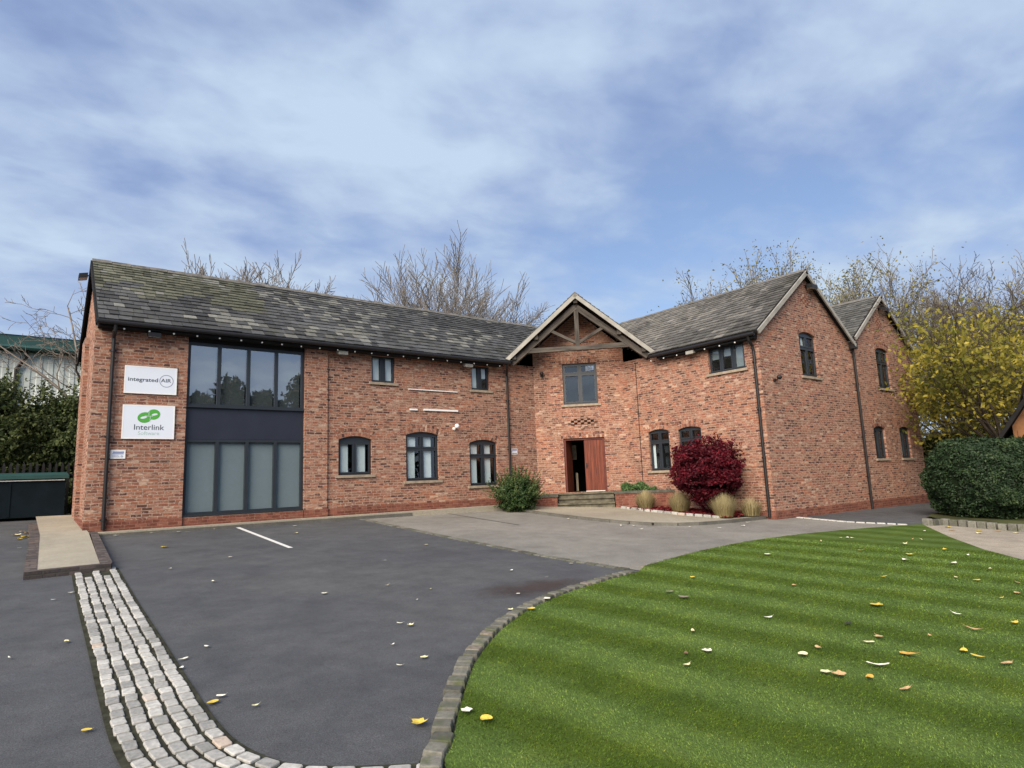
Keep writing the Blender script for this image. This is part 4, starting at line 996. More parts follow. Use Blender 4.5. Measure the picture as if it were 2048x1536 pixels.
def seg_mesh(name, segs, m, parent=None, n=5):
    """tapered limbs from segments (p0, p1, r0, r1)"""
    S = np.array([[*p0, *p1, r0, r1] for p0, p1, r0, r1 in segs]); k = len(S); P, Q = S[:, :3], S[:, 3:6]
    d = Q-P; d /= np.linalg.norm(d, axis=1, keepdims=True)+1e-9; ref = np.where(np.abs(d[:, 2:3]) < .9, [[0, 0, 1.]], [[1., 0, 0]]); a = np.cross(d, ref); a /= np.linalg.norm(a, axis=1, keepdims=True); b = np.cross(d, a)
    ang = np.arange(n)*2*math.pi/n; ca, sa = np.cos(ang)[None, :, None], np.sin(ang)[None, :, None]
    r = a[:, None]*ca+b[:, None]*sa; V = np.concatenate([P[:, None]+r*S[:, 6][:, None, None], Q[:, None]+r*S[:, 7][:, None, None]], 1).reshape(-1, 3)
    base = (np.arange(k)*2*n)[:, None]; i = np.arange(n)[None]; j = (np.arange(n)+1) % n; j = j[None]
    F = np.stack([base+i, base+j, base+n+j, base+n+i], 2).reshape(-1, 4)
    me = bpy.data.meshes.new(name); me.vertices.add(len(V)); me.vertices.foreach_set('co', V.astype(np.float32).ravel()); me.loops.add(F.size); me.loops.foreach_set('vertex_index', F.astype(np.int32).ravel())
    me.polygons.add(len(F)); me.polygons.foreach_set('loop_start', np.arange(0, F.size, 4, dtype=np.int32)); me.polygons.foreach_set('use_smooth', [True]*len(F)); me.update(calc_edges=True); me.validate()
    return link(name, me, m, parent)
def grow(p, d, L, r, depth, segs, tips, up=.12, wig=.16, nseg=5, kids=6, kr=.5, kl=.55, spread=.75, minr=.006, bare=.25):
    pts = [Vector(p)]; d = Vector(d).normalized(); dirs = []
    for k in range(nseg):
        d = (d+Vector((random.gauss(0, wig), random.gauss(0, wig), random.gauss(0, wig)*.6+up))).normalized(); dirs.append(d.copy()); pts.append(pts[-1]+d*(L/nseg))
    for k in range(nseg):
        r0 = max(minr, r*(1-.9*k/nseg)); r1 = max(minr*.8, r*(1-.9*(k+1)/nseg)); segs.append((pts[k][:], pts[k+1][:], r0, r1))
    if depth <= 0: tips.append((pts[-1], L)); tips.append((pts[nseg//2], L)); return
    for j in range(kids):
        f = bare+(1-bare)*(j+random.random())/kids; k = min(nseg-1, int(f*nseg)); q = pts[k].lerp(pts[k+1], f*nseg-k); dd = dirs[k]
        s = dd.cross(Vector((random.gauss(0, 1), random.gauss(0, 1), random.gauss(0, 1)))).normalized()
        nd_ = (dd+s*spread*random.uniform(.6, 1.25)).normalized()
        grow(q, nd_, L*kl*random.uniform(.7, 1.15)*(1-.35*f), max(minr, r*(1-.85*f)*kr), depth-1, segs, tips, up, wig, max(3, nseg-1), max(3, kids-1), kr, kl, spread, minr, .15)
    tips.append((pts[-1], L*.5))
def tree(name, base, height, label, limbs=6, fork=.25, lean=(0, 0), rad=.22, spread=.55, up=.14, depth=2, kids=6, leaf=None, minr=.008, wig=.13, group=None, bark='bark', limb_tilt=.5, kl=.5):
    t = empty(name, base, label, 'tree', group); segs, tips = [], []
    d0 = Vector((lean[0], lean[1], 1)).normalized(); fk = height*fork; top = d0*fk
    for k in range(4): segs.append((tuple(d0*fk*k/4), tuple(d0*fk*(k+1)/4), rad*(1.15-.1*k), rad*(1.05-.1*k)))
    for j in range(limbs):
        a = j*2.39996+random.uniform(-.3, .3); f_ = math.sqrt((j+.3)/limbs); tilt = limb_tilt*f_*random.uniform(.85, 1.1)
        d = Vector((math.cos(a)*math.sin(tilt), math.sin(a)*math.sin(tilt), math.cos(tilt)))
        L = (height-fk)*random.uniform(.86, 1.0)*(1-.20*f_)
        grow(top*random.uniform(.75, 1), d, L, rad*.62, depth, segs, tips, up, wig, 6, kids, .5, kl, spread, minr)
    seg_mesh('trunk', segs, bark, t, 4)
    if leaf:
        m, n, sz, pull, zr_ = leaf; P, T = [], []
        for _ in range(n):
            p, L = random.choice(tips)
            if not (zr_[0] <= p.z+random.gauss(0, .4)) or random.random() > (zr_[1]+1.6-p.z)/3.2: continue
            q = p+Vector((random.gauss(0, pull), random.gauss(0, pull), random.gauss(0, pull*.8))); P.append(q[:])
        P = np.array(P); cl = np.array([noise.noise(Vector(p)*.8) for p in P]); T = .45+cl*.55+rng.normal(0, .2, len(P))
        leaf_mesh('crown', P, sz, m, t, T)
    return t
# bare trees behind the long roof
G1 = 'bare trees behind the slate roof'
random.seed(11)
tree('bare_tree', (19.6, 32, 1), 13.6, 'big bare tree fanning out above the middle of the long roof', limbs=40, fork=.10, rad=.13, spread=.65, up=.03, depth=2, kids=15, limb_tilt=.62, group=G1, kl=.40, minr=.014, wig=.06)
random.seed(12)
tree('bare_tree', (25.6, 31.5, 1), 12.4, 'smaller twiggy bare tree between the fan shaped tree and porch', limbs=20, fork=.25, rad=.11, spread=.85, up=.02, depth=2, kids=14, wig=.2, limb_tilt=1.0, group=G1, minr=.013, kl=.42)
random.seed(13)
tree('bare_tree', (28.4, 31.5, 1), 12.2, 'bare tree just left of the porch gable', limbs=18, fork=.25, rad=.10, spread=.8, up=.02, depth=2, kids=13, wig=.2, limb_tilt=.95, group=G1, minr=.013, kl=.42)
random.seed(14)
tree('bare_tree', (9.7, 30, 1), 11.2, 'bare tree with rounded top right of the upright shoots', limbs=30, fork=.3, rad=.10, spread=.65, up=.03, depth=2, kids=13, limb_tilt=.6, group=G1, minr=.013, kl=.40, wig=.08)
random.seed(15)
tree('bare_tree', (6.7, 30.5, 1), 11.0, 'bare tree of upright pollarded shoots behind the left roof', limbs=44, fork=.45, rad=.08, spread=.45, up=.08, depth=2, kids=9, limb_tilt=.65, group=G1, minr=.014, kl=.4, wig=.08)
random.seed(16)
tree('bare_tree', (2.1, 27, 1), 9.4, 'bare tree reaching past the left gable before the pale shed', limbs=9, fork=.35, rad=.11, spread=.8, up=.03, depth=3, kids=6, wig=.24, limb_tilt=1.15, group=G1, minr=.008, bark='palebark')
# half bare trees behind the right wing
G2 = 'half bare autumn trees behind the right wing'
for sd_, (x, y, h, lb, lf, lm) in enumerate(((33, 23.5, 12.2, 'half bare tree leftmost behind the right wing roof', 900, 6), (37.5, 21.2, 14.6, 'leafier olive tree behind the peak of the right wing', 2600, 8), (42, 18.6, 14.4, 'olive leaved tree between the two gables', 3000, 8), (46, 17.2, 13.4, 'thin bare tree just right of the gap between the gables', 250, 6), (49, 15.2, 12.6, 'thin bare tree above the farther gable', 200, 7), (50, 12.6, 12.6, 'tall twiggy tree behind the yellow foliage', 500, 8), (50, 10.4, 12.4, 'tall twiggy tree rightmost against the sky', 700, 8), (46, 13.6, 12.2, 'rusty twiggy tree behind the yellow foliage', 900, 7))):
    random.seed(30+sd_)
    tree('autumn_tree', (x, y, .5), h, lb, limbs=lm+14, fork=.15, rad=.10, spread=.6, up=.04, depth=2, kids=12, limb_tilt=.8, kl=.42, group=G2, leaf=('sparseleaf', lf*5, .095, .34, (2, 40)), minr=.014)
G3 = 'yellow leaved trees beside the hedge'
for sd_, (x, y, h, lb, n, zr_) in enumerate(((26.6, 6.75, 8.0, 'yellow leaved tree brushing the farther gable wall', 14500, (1.4, 5.0)), (31.5, 6.9, 9.6, 'yellow leaved tree behind the timber hut', 11000, (1.5, 5.8)), (36.5, 10.0, 10.4, 'yellow green tree behind the other yellow trees', 11000, (1.5, 6.2)), (39, 7.2, 11.2, 'tall amber tree at the far right', 11000, (1.5, 7.2)))):
    random.seed(50+sd_)
    tree('yellow_tree', (x, y, 0), h, lb, limbs=12, fork=.22, rad=.11, spread=.75, up=.05, depth=3, kids=6, wig=.2, limb_tilt=1.0, group=G3, leaf=('yellowleaf', n, .105, .50, zr_), minr=.009, bark='darkbark')

def blob(name, c, rad, n, size, m, label, cat, core='dark', lump=.18, box=1.0, core_k=.86, stems=None, tonef=None, freq=1.3, shoots=0, slen=.25):
    """clipped hedge or bush: leaf faces through an uneven rounded volume round a dark twiggy core"""
    t = empty(name, (c[0], c[1], c[2]), label, cat)
    d = rng.normal(size=(n, 3)); d /= np.linalg.norm(d, axis=1, keepdims=True); e = np.sign(d)*np.abs(d)**box; e /= np.maximum((np.abs(e)**(2/box)).sum(1, keepdims=True)**(box/2), 1e-6)
    nz = np.array([noise.noise(Vector(v)*freq*2.0+Vector((3.1, c[0], 1))) for v in e]); nz2 = np.array([noise.noise(Vector(v)*freq*6+Vector((c[1], 2, 1))) for v in e])
    rr = 1+lump*nz+lump*.5*nz2-np.abs(rng.normal(0, .05, n)); P = e*rr[:, None]*np.array(rad)+np.array([0, 0, rad[2]]); k = (P[:, 2] > .02)
    T = .42+nz2*.5+nz*.3+rng.normal(0, .16, n)
    P, T, e = P[k], T[k], e[k]; nr = e/np.array(rad); nr /= np.linalg.norm(nr, axis=1, keepdims=True)
    XP, XT, XN = [], [], []
    for q in rng.integers(0, len(P), shoots):      # stray shoots that break the outline
        if P[q][2] < rad[2]*.7: continue
        dr = nr[q]+np.array([0, 0, .9])+rng.normal(0, .35, 3); dr /= np.linalg.norm(dr); Ls = slen*rng.uniform(.3, 1.2); tl = rng.uniform(.3, .8)
        for u in np.arange(0, Ls, size*.45): XP.append(P[q]+dr*u+rng.normal(0, size*.28*(1-.5*u/Ls), 3)); XT.append(tl+.25*u/Ls+rng.normal(0, .1)); XN.append(nr[q])
    if XP: P = np.concatenate([P, XP]); T = np.concatenate([T, XT]); nr = np.concatenate([nr, XN])
    leaf_mesh('foliage', P, size, m, t, T, nrm=nr)
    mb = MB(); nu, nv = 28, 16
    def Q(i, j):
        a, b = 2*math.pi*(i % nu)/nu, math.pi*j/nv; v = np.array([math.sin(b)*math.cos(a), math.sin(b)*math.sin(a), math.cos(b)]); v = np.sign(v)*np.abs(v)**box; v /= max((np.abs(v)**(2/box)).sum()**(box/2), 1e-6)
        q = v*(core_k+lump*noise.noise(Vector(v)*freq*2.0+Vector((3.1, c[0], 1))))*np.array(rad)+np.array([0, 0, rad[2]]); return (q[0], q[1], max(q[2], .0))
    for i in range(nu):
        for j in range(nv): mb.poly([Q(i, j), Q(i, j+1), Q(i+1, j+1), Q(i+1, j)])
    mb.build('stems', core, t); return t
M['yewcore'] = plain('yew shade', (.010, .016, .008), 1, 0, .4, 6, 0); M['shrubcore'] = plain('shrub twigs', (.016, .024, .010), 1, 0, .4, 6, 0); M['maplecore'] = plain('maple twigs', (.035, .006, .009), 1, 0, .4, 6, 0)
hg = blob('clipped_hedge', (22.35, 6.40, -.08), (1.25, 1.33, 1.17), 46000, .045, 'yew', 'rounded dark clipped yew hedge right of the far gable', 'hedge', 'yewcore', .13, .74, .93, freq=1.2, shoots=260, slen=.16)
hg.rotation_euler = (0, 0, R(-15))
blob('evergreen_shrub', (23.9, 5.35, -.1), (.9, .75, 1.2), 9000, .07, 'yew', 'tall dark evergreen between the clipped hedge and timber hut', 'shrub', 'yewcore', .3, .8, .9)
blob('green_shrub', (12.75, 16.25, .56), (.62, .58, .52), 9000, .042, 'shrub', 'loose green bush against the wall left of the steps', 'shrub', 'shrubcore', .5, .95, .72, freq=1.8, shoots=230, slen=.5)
# tall loose shoots standing out of that bush
# overgrown screen behind the bin
for x, y, rx, ry, rz, n, lb in ((-1.6, 25.2, 2.0, 1.3, 2.0, 14000, 'tall overgrown evergreen screen behind the dark bin'), (1.6, 25.8, 1.9, 1.3, 1.98, 13000, 'overgrown evergreen screen touching the left gable wall'), (-4.8, 25.2, 2.2, 1.3, 2.15, 8000, 'overgrown evergreen screen at the left edge')):
    blob('overgrown_hedge', (x, y, .95), (rx, ry, rz+.04), int(n*2.3), .068, 'ivy', lb, 'hedge', 'shrubcore', .5, .9, .84, freq=1.9, shoots=260, slen=.7)
blob('undergrowth', (32.5, 9.4, -.2), (1.6, 3.2, 1.7), 9000, .11, 'sparseleaf', 'tangled brown green shrubs filling the gap behind the clipped hedge', 'shrub', 'shrubcore', .4, .9, .8)
# crimson maple
def maple(c):
    t = empty('maple_shrub', c, 'round crimson Japanese maple in the bed below the right wing', 'shrub'); segs, tips = [], []; random.seed(77)
    for j in range(9):
        a = 2*math.pi*j/9+random.uniform(-.3, .3); tilt = random.uniform(.25, 1.0)
        grow((math.cos(a)*.05, math.sin(a)*.05, .0), (math.cos(a)*math.sin(tilt), math.sin(a)*math.sin(tilt), math.cos(tilt)), random.uniform(1.15, 1.55), .03, 2, segs, tips, .02, .2, 5, 6, .55, .5, .8, .003)
    seg_mesh('stems', segs, 'maplecore', t, 4)
    P, T, N = [], [], []
    while len(P) < 26000:
        d = Vector((random.gauss(0, 1), random.gauss(0, 1), random.gauss(0, 1))).normalized()
        rr = random.random()**.38; sh = 1.0+.30*noise.noise(d*1.6+Vector((2, 7, 1)))+.22*noise.noise(d*4+Vector((5, 0, 0)))+.10*noise.noise(d*9)
        p = Vector((d.x*1.02*rr*sh, d.y*1.02*rr*sh, 1.22+d.z*.98*rr*sh+.05*random.gauss(0, 1)))
        if p.z < .30+.25*random.random() or (p.z < .95 and (p.x**2+p.y**2) > (.12+p.z*.95)**2): continue
        lay = noise.noise(Vector((p.x*2.0, p.y*2.0, p.z*5.5)))
        if lay < -.22+random.gauss(0, .1): continue
        P.append(p[:]); T.append(.38+lay*.55+.22*(rr-.7)+random.gauss(0, .15)); N.append((d.x*.35, d.y*.35, .75))
    leaf_mesh('foliage', P, .050, 'maple', t, np.array(T), np.array(N), 1.7)
maple((15.98, 11.30, .33))
# ornamental grasses
def tuft(c, h, w, label, n=1500, seed=0):
    random.seed(seed); t = empty('ornamental_grass', c, label, 'plant', 'clipped straw grasses in the bed'); mb = MB()
    for k in range(n):
        a = random.uniform(0, 2*math.pi); r = math.sqrt(random.random()); b = Vector((math.cos(a)*r*w*.55, math.sin(a)*r*w*.55, 0)); out = Vector((math.cos(a), math.sin(a), 0))
        hh = h*random.uniform(.6, 1.12)*(1-.32*r*r); lean = w*(.10+.34*r)*random.uniform(.4, 1.5); m_ = b+out*lean*.45+Vector((0, 0, hh*.62)); e = b+out*lean+Vector((random.gauss(0, .02), random.gauss(0, .02), hh))
        s = out.cross(Vector((0, 0, 1)))*.0045; tn = min(1, max(0, random.gauss(.5, .22))); tl = max(0, tn-.32)
        mb.poly([b-s, b+s, m_+s, m_-s], tone=tl); mb.poly([m_-s, m_+s, e], tone=min(1, tn+.12))
    mb.build('blades', 'tuft', t)
for i, (x, y, h, w, lb) in enumerate(((15.98, 13.72, .60, .40, 'straw coloured grass clump in front of the brick planter'), (15.86, 12.28, .66, .42, 'straw coloured grass clump left of the maple'), (15.72, 10.68, .68, .44, 'palest straw grass clump right of the maple'), (16.62, 10.42, .58, .46, 'sparse grass clump nearest the corner downpipe'))):
    tuft((x, y, zg(x, y)+.09), h, w, lb, 1900 if i < 3 else 420, i)
# herbs in the planter and crimson litter on the bed
def herbs(pts, z, n, label, name='planter_herbs'):
    t = empty(name, (pts[0][0], pts[0][1], z), label, 'plant'); P = []
    for _ in range(n):
        a, b, c_ = random.sample(pts, 3); u, v = random.random(), random.random(); u, v = (u, v) if u+v < 1 else (1-u, 1-v)
        p = Vector(a)*(1-u-v)+Vector(b)*u+Vector(c_)*v; hgt = .05+.26*max(0, .5+noise.noise(Vector((p.x*3, p.y*3, 2))))
        P.append((p.x-pts[0][0], p.y-pts[0][1], hgt*random.random()**.6))
    leaf_mesh('foliage', P, .05, 'herb', t, None, None, 2.0)
herbs([(16.35, 14.95), (16.2, 14.75), (16.85, 13.9), (16.9, 14.9), (16.6, 15.3)], 1.06, 3200, 'low green herbs growing along the top of the brick planter')
P = []
while len(P) < 5200:
    x, y = random.uniform(15.5, 16.98), random.uniform(10.45, 14.2)
    if random.random() < math.exp(-((x-15.9)**2+(y-11.7)**2)/1.6): P.append((x, y, zg(x, y)+.105+random.random()*.03))
tag(leaf_mesh('leaf_litter', P, .055, 'litter', nrm=np.tile([0, 0, 1.6], (len(P), 1))), kind='stuff')

# ------------------------------------------------------------------ left background: shed, bin, railings; right: timber hut
sh = empty('steel_shed', (-20, 45, 1.1), 'large pale ribbed steel shed with dark green roof edge behind the overgrown hedge', 'shed')
def spart(mb, nm, m): o = mb.build(nm, m, sh); o.matrix_parent_inverse = Matrix.Translation((20, -45, -1.1)); return o
mb = MB(); x = -24.0; k = 0
while x < 12:
    w = .26; a, b = (0, .05) if k % 2 else (.05, 0)
    for (x0, x1, y0, y1) in ((x, x+.05, b, a), (x+.05, x+w, a, a)):
        mb.poly([(x0, 45-y0, 1), (x1, 45-y1, 1), (x1, 45-y1, 10.0), (x0, 45-y0, 10.0)])
    x += w; k += 1
mb.abox(-24, 12, 45.2, 70, 1, 10.0); spart(mb, 'wall', 'clad')
mb = MB(); mb.abox(-24.4, 12.4, 44.35, 44.75, 9.95, 10.75); mb.abox(-24.4, 12.4, 44.75, 45.3, 9.9, 10.0); spart(mb, 'roof_edge', 'teal')
mb = MB(); mb.poly([(-24.4, 44.3, 10.76), (12.4, 44.3, 10.76), (12.4, 57, 12.0), (-24.4, 57, 12.0)]); mb.poly([(-24.4, 57, 12.0), (12.4, 57, 12.0), (12.4, 70, 10.8), (-24.4, 70, 10.8)]); spart(mb, 'roof', 'teal')
mb = MB(); mb.tube([(-24.4, 44.28, 10.05), (12.4, 44.28, 10.05)], .12, 8); spart(mb, 'gutter', 'teal')
mb = MB(); mb.tube([(-.05, 44.5, 10.0), (-.05, 44.7, 9.6), (-.45, 44.85, 8.9), (-.45, 44.85, 1)], .11, 8); spart(mb, 'downpipe', 'black')
bn = empty('storage_bin', (-.3, 22.6, zg(-.3, 22.6)), 'dark blue green steel storage bin with teal lid below the hedge', 'bin')
mb = MB(); mb.box((-2.3, -.55, .05), (3.68, 0, 0), (0, 1.1, 0), (0, 0, 1.03)); mb.build('body', 'binbody', bn)
mb = MB(); mb.box((-2.36, -.62, 1.085), (3.80, 0, 0), (0, 1.24, .12), (0, 0, .09)); mb.build('lid', 'teal', bn)
mb = MB(); mb.box((-.9, -.60, 1.03), (2.25, 0, 0), (0, .04, 0), (0, 0, .022)); mb.build('handle', 'rust', bn)
for x in (-1.1, .12):
    mb = MB(); mb.box((x, -.565, .08), (.05, 0, 0), (0, .012, 0), (0, 0, .95)); mb.build('rib', 'binbody', bn)
pf = empty('palisade_fence', (.2, 23.7, 1.0), 'black steel palisade fence between the bin and left gable', 'fence'); mb = MB()
for k in range(22):
    x = -1.2+k*.155; mb.abox(x, x+.07, -.012, .012, 0, 1.55); mb.poly([(x, -.012, 1.55), (x+.07, -.012, 1.55), (x+.035, 0, 1.66)])
mb.build('pale', 'black', pf)
mb = MB(); mb.abox(-1.25, 2.3, .013, .06, .25, .30); mb.abox(-1.25, 2.3, .013, .06, 1.25, 1.30); mb.build('rail', 'black', pf)
ht = empty('timber_hut', (25.2, 4.55, -.1), 'orange timber hut with dark sloping roof at the right edge', 'hut'); ht.rotation_euler = (0, 0, R(12))
mb = MB(); mb.poly([(0, 1.6, 0), (0, 1.6, 2.75), (0, -.4, 5.7), (0, -2.4, 2.75), (0, -2.4, 0)])
for y in (1.6, -2.4): mb.poly([(0, y, 0), (3, y, 0), (3, y, 2.75), (0, y, 2.75)])
mb.build('wall', 'orange', ht)
mb = MB()
for y1 in (1.95, -2.75):
    z1 = 5.75-abs(y1+.4)*1.475; mb.poly([(-.45, -.4, 5.75), (3.2, -.4, 5.75), (3.2, y1, z1), (-.45, y1, z1)]); mb.poly([(-.45, -.4, 5.95), (3.2, -.4, 5.95), (3.2, y1, z1+.2), (-.45, y1, z1+.2)])
    mb.poly([(-.45, -.4, 5.75), (-.45, -.4, 5.95), (-.45, y1, z1+.2), (-.45, y1, z1)]); mb.poly([(-.45, y1, z1), (-.45, y1, z1+.2), (3.2, y1, z1+.2), (3.2, y1, z1)])
mb.build('roof', 'blackwood', ht)
mb = MB()
for k in range(12): mb.abox(-.012, -.002, 1.5-k*.34-.012, 1.5-k*.34, .05, 2.6)
mb.build('batten', 'frame_red', ht)
# trees behind the photographer, mirrored in the window glass
for i, (x, y, h) in enumerate(((-3, -22, 10.5), (3.5, -25, 10), (8.5, -24, 11.5), (12, -25, 11.2), (15, -26, 13), (18, -26, 12), (21.5, -25, 13.6), (25, -26, 11.5), (-10, -24, 10), (30, -24, 9.5), (-30, 4, 9), (-28, 14, 10), (-31, -8, 10))):
    random.seed(90+i); n = 3000; P = []
    for _ in range(n):
        zf = random.random(); r = (h*.32)*math.sqrt(random.random())*math.sin(math.pi*min(1, .18+zf*.8))**.7; a = random.uniform(0, 6.283); P.append((math.cos(a)*r, math.sin(a)*r, .6+zf*(h-.6)*random.uniform(.9, 1.03)))
    t = empty('garden_tree', (x, y, zg(x, y)), 'dark tree seen only as a reflection in the upper window glass', 'tree', 'trees mirrored in the glass')
    leaf_mesh('crown', P, .42, 'conifer', t); mb = MB(); mb.tube([(0, 0, 0), (0, 0, h*.8)], [.2, .06], 8); mb.build('trunk', 'bark', t)

# ------------------------------------------------------------------ grass blades on the near lawn
def in_lawn(x, y): return point_in(lawn_pts, x, y)
N = 330000
rad_ = 2.4+12.5*rng.random(N*2)**1.5; ang_ = np.radians(rng.uniform(-14, 62, N*2))   # measured from +x
gx, gy = rad_*np.cos(ang_), rad_*np.sin(ang_); LP = np.array(lawn_pts)
def inside(px, py, poly):
    c = np.zeros(len(px), bool); j = len(poly)-1
    for i in range(len(poly)):
        (x1, y1), (x2, y2) = poly[i], poly[j]
        if y1 != y2: c ^= ((y1 > py) != (y2 > py)) & (px < (x2-x1)*(py-y1)/(y2-y1)+x1)
        j = i
    return c
k_ = inside(gx, gy, lawn_pts); gx, gy, rad_ = gx[k_][:N], gy[k_][:N], rad_[k_][:N]; n = len(gx)
gz = -.2717-.0071*gx+.0576*gy+.043; hgt = rng.uniform(.005, .014, n)*(1+.03*rad_); wd = .0011+.00055*rad_
sgn = np.where(np.sin((gx*.98+gy*.2)*2*math.pi/1.02) > 0, 1., -1.)
lean = np.stack([rng.normal(0, .5, n)+STR_D.x*sgn*.5, rng.normal(0, .5, n)+STR_D.y*sgn*.5], 1)*hgt[:, None]
th_ = rng.uniform(0, math.pi, n); V = np.zeros((n, 3, 3), np.float32)
V[:, 0] = np.stack([gx-np.cos(th_)*wd, gy-np.sin(th_)*wd, gz], 1); V[:, 1] = np.stack([gx+np.cos(th_)*wd, gy+np.sin(th_)*wd, gz], 1); V[:, 2] = np.stack([gx+lean[:, 0], gy+lean[:, 1], gz+hgt], 1)
me = bpy.data.meshes.new('grass_blades'); me.vertices.add(3*n); me.vertices.foreach_set('co', V.ravel()); me.loops.add(3*n); me.loops.foreach_set('vertex_index', np.arange(3*n, dtype=np.int32)); me.polygons.add(n); me.polygons.foreach_set('loop_start', np.arange(0, 3*n, 3, dtype=np.int32))
at = me.attributes.new('tone', 'FLOAT_COLOR', 'CORNER'); cc = np.ones((3*n, 4), np.float32); tv = np.clip(rng.normal(1.1, .32, n), .4, 2.2); yl = rng.random(n) < .035
cc[:, :3] = np.repeat(tv, 3)[:, None]; cc[np.repeat(yl, 3), :3] *= np.array([1.7, 1.35, 1.4]); at.data.foreach_set('color', cc.ravel()); me.update(calc_edges=True)
tag(link('grass_blades', me, 'blade'), kind='stuff')

# ------------------------------------------------------------------ fallen leaves, each one lying where it fell
def fallen(x, y, size, kind, label, on_lawn, group, seed, shape=0):
    random.seed(seed); mb = MB(); z0 = zg(x, y)+(.07 if on_lawn else .012); n = 12
    size *= .82; curl = random.uniform(.04, .30)*size; a0 = random.uniform(0, 6.28); asp = random.uniform(.45, .8) if shape == 0 else (.3 if shape == 1 else .95); ring = []
    for k in range(n):
        a = 2*math.pi*k/n; r = size*.5*(1+(.22*math.cos(5*a+1) if shape == 2 else .05*math.cos(3*a)))
        px, py = math.cos(a)*r, math.sin(a)*r*asp; zc = curl*((px/size)**2*2.2+(py/size)**2*1.2)+random.uniform(0, .04)*size
        ring.append(Vector((px*math.cos(a0)-py*math.sin(a0), px*math.sin(a0)+py*math.cos(a0), zc)))
    c = Vector((0, 0, .0))
    for k in range(n): mb.poly([c, ring[k], ring[(k+1) % n]]); 
    st_ = ring[0]; mb.poly([st_*.98, st_*1.02+Vector((0, .004*1, 0)), st_*1.5+Vector((0, 0, .01))])
    o = mb.build('fallen_leaf', M['fall'][kind], None, True); o.location = (x, y, z0); tag(o, label, 'leaf', group); return o
GL, GT = 'leaves fallen on the lawn', 'leaves fallen on the tarmac'
named = [(5.81, 2.59, .22, 'white', 'largest pale leaf on the lawn', 1), (6.33, 2.56, .17, 'orange', 'broad orange yellow leaf right of the large pale leaf', 0), (5.43, 2.5, .11, 'orange', 'small rounded orange leaf below the large pale leaf', 0), (5.39, 2.23, .16, 'tan', 'long pinkish tan leaf nearest the bottom right of the lawn', 1),
 (8.09, 3.55, .17, 'yellow', 'yellow three pointed leaf standing on the lawn centre', 2), (2.54, 3.9, .10, 'white', 'cream leaf on the lawn close to the nearest kerb stones', 2), (4.72, 5.85, .12, 'yellow', 'yellow leaf on the lawn just inside the curved kerb', 2), (6.60, 5.16, .17, 'grey', 'grey brown curled leaf on the lawn right of its twin', 0), (6.72, 5.48, .13, 'grey', 'grey brown curled leaf on the lawn left of its twin', 0), (6.95, 3.36, .13, 'dark', 'black curled leaf in the middle of the lawn', 0),
 (8.33, 2.8, .16, 'white', 'white crescent leaf toward the right side of the lawn', 1), (7.75, 2.47, .19, 'tan', 'long tan leaf pair near the right side of the lawn', 1), (5.88, 3.13, .12, 'tan', 'tan leaf with a dark underside left of the large pale leaf', 0), (4.53, 3.57, .09, 'pale', 'faint pale leaf under the brown leaves on the lawn', 0), (4.79, 3.77, .10, 'brown', 'brown curled leaf beside a white scrap on the lawn', 0), (5.0, 3.7, .11, 'white', 'white scrap of leaf beside the brown curled leaf', 2), (6.73, 1.95, .15, 'tan', 'pinkish brown leaf at the right edge of the lawn', 0), (6.74, 2.15, .18, 'yellow', 'bright yellow leaf right of the orange leaf', 1), (6.83, 2.29, .13, 'yellow', 'small yellow leaf beside the bright yellow leaf', 0)]
for i, (x, y, s_, k, lb, shp) in enumerate(named): fallen(x, y, s_, k, lb, True, GL, 300+i, shp)
rest = [(8.38, 2.31), (7.14, 2.66), (6.7, 2.95), (6.44, 2.93), (5.58, 3.12), (5.29, 2.78), (5.3, 2.68), (5.43, 4.17), (8.39, 4.71), (6.52, 4.0), (12.0, 3.51), (10.81, 3.59), (10.8, 3.34), (11.05, 2.93), (10.21, 2.73), (9.71, 2.77), (9.99, 4.25), (12.15, 4.05), (12.41, 5.61), (14.04, 6.59), (12.99, 6.63), (10.6, 6.4), (9.8, 6.81), (7.74, 5.87), (16.72, 6.07), (14.9, 5.66), (15.0, 5.49), (13.97, 5.46), (12.58, 4.85), (11.89, 4.66), (13.75, 4.68), (2.56, 3.69), (5.2, 6.13), (14.1, 6.5), (13.9, 6.66), (12.3, 2.95), (11.2, 2.55), (13.3, 4.2)]
lawn_kinds = {'pale': 'small pale yellow leaf lying on the mown lawn', 'yellow': 'small clear yellow leaf lying on the mown lawn', 'tan': 'small tan leaf lying on the mown lawn', 'white': 'small whitish leaf lying on the mown lawn'}
for i, (x, y) in enumerate(rest):
    random.seed(400+i); k = random.choice(['pale', 'pale', 'yellow', 'tan', 'white']); fallen(x, y, random.uniform(.09, .14)*(1+.03*max(0, x-8)), k, lawn_kinds[k], True, GL, 500+i, random.choice([0, 0, 1, 2]))
fallen(2.25, 4.04, .13, 'yellow', 'yellow maple leaf on the tarmac against the nearest kerb', False, GT, 600, 2); fallen(1.23, 5.28, .11, 'yellow', 'yellow leaf on the tarmac beside the cobbled strip', False, GT, 601, 0); fallen(2.34, 14.21, .15, 'yellow', 'yellow leaf on the tarmac below the left wall', False, GT, 602, 2); fallen(1.26, 6.5, .12, 'white', 'cream leaf lying against the cobbled strip edge', False, GT, 603, 1); fallen(.46, 5.28, .08, 'yellow', 'yellow leaf on the tarmac left of the cobbled strip', False, GT, 604, 0)
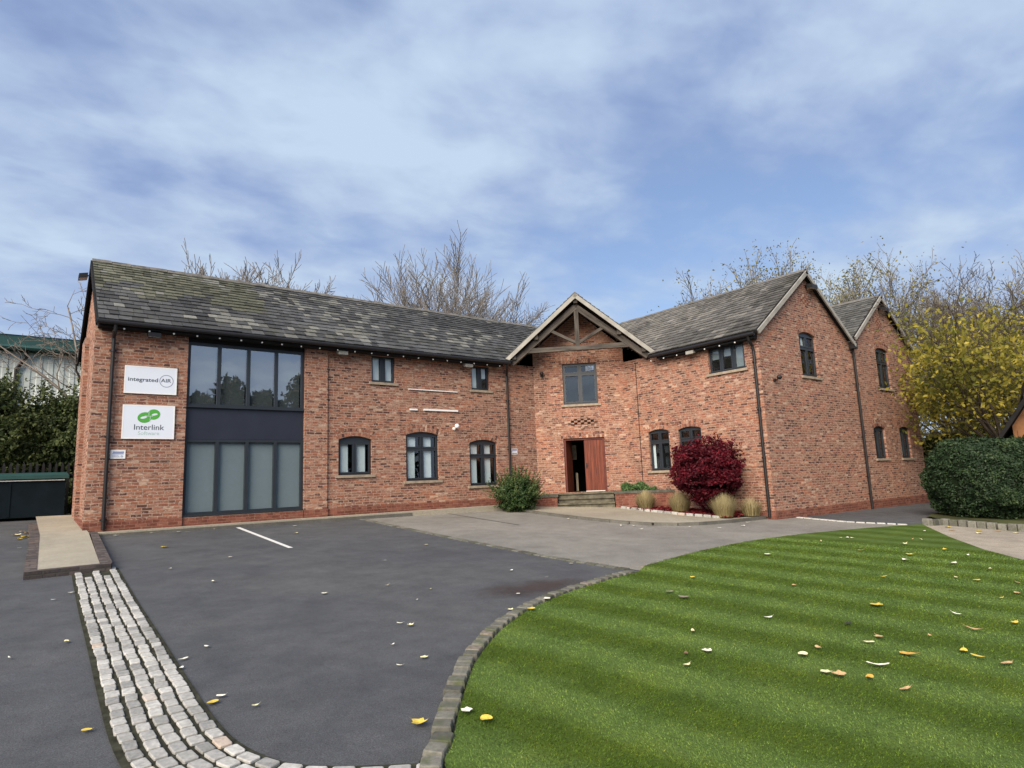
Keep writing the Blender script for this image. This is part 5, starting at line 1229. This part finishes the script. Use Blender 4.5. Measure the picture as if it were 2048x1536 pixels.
tar = [(5.05, 10.2), (6.59, 11.44), (6.21, 8.15), (6.31, 7.41), (4.66, 6.16), (3.35, 6.41), (3.4, 6.27), (4.04, 7.27), (5.26, 6.77), (7.4, 8.05), (2.93, 5.76), (2.98, 5.25), (4.51, 7.73), (4.14, 8.29), (2.7, 5.18), (2.3, 10.03), (2.0, 11.55), (3.05, 12.17), (1.51, 6.77), (1.2, 6.25), (1.31, 5.38), (1.46, 5.03), (.64, 10.35), (.44, 10.0), (.47, 7.76), (.1, 15.73), (.23, 12.07), (1.8, 16.8), (3.03, 16.7), (3.2, 16.6), (3.83, 16.8), (3.26, 8.33), (5.14, 14.85), (.04, 7.47), (5.6, 16.3), (2.5, 16.85)]
for i, (x, y) in enumerate(tar):
    random.seed(700+i); fallen(x, y, random.uniform(.05, .085)*(1+.03*y), random.choice(['white', 'pale', 'white']), 'small whitish leaf lying on the dark tarmac', False, GT, 800+i, random.choice([0, 1, 2]))
for i, (x, y) in enumerate([(12.3, 11.4), (12.55, 11.2), (12.75, 11.6), (13.5, 10.2), (12.1, 10.6), (12.4, 13.5), (13.86, 9.6), (14.75, 9.5), (15.6, 9.9)]):
    fallen(x, y, .13, 'white', 'small white leaf lying on the grey forecourt by the kerb', False, 'leaves fallen on the forecourt', 900+i, random.choice([0, 2]))
for i, (x, y) in enumerate([(.2, 17.6), (.35, 17.9), (.05, 18.2), (.25, 18.5), (.45, 18.1), (.1, 17.3), (.3, 17.2), (.4, 18.7), (.15, 18.9)]):
    fallen(x, y, .22 if i < 4 else .15, ['yellow', 'yellow', 'pale', 'tan'][i % 4], ['bright yellow leaf in the drift beside the ramp', 'bright yellow leaf in the drift beside the ramp', 'pale leaf in the drift beside the ramp', 'tan leaf in the drift beside the ramp'][i % 4], False, 'leaf drift beside the ramp', 930+i, 2)
for i, (x, y) in enumerate([(17.9, 5.9), (17.75, 5.3), (18.4, 5.5), (18.7, 5.2), (18.5, 4.8), (18.6, 6.2)]):
    fallen(x, y, .17, ['tan', 'pale', 'yellow'][i % 3], ['tan leaf on the pale gravel path', 'pale leaf on the gravel path', 'yellow leaf on the gravel path'][i % 3], False, 'leaves fallen on the gravel path', 950+i, 2)
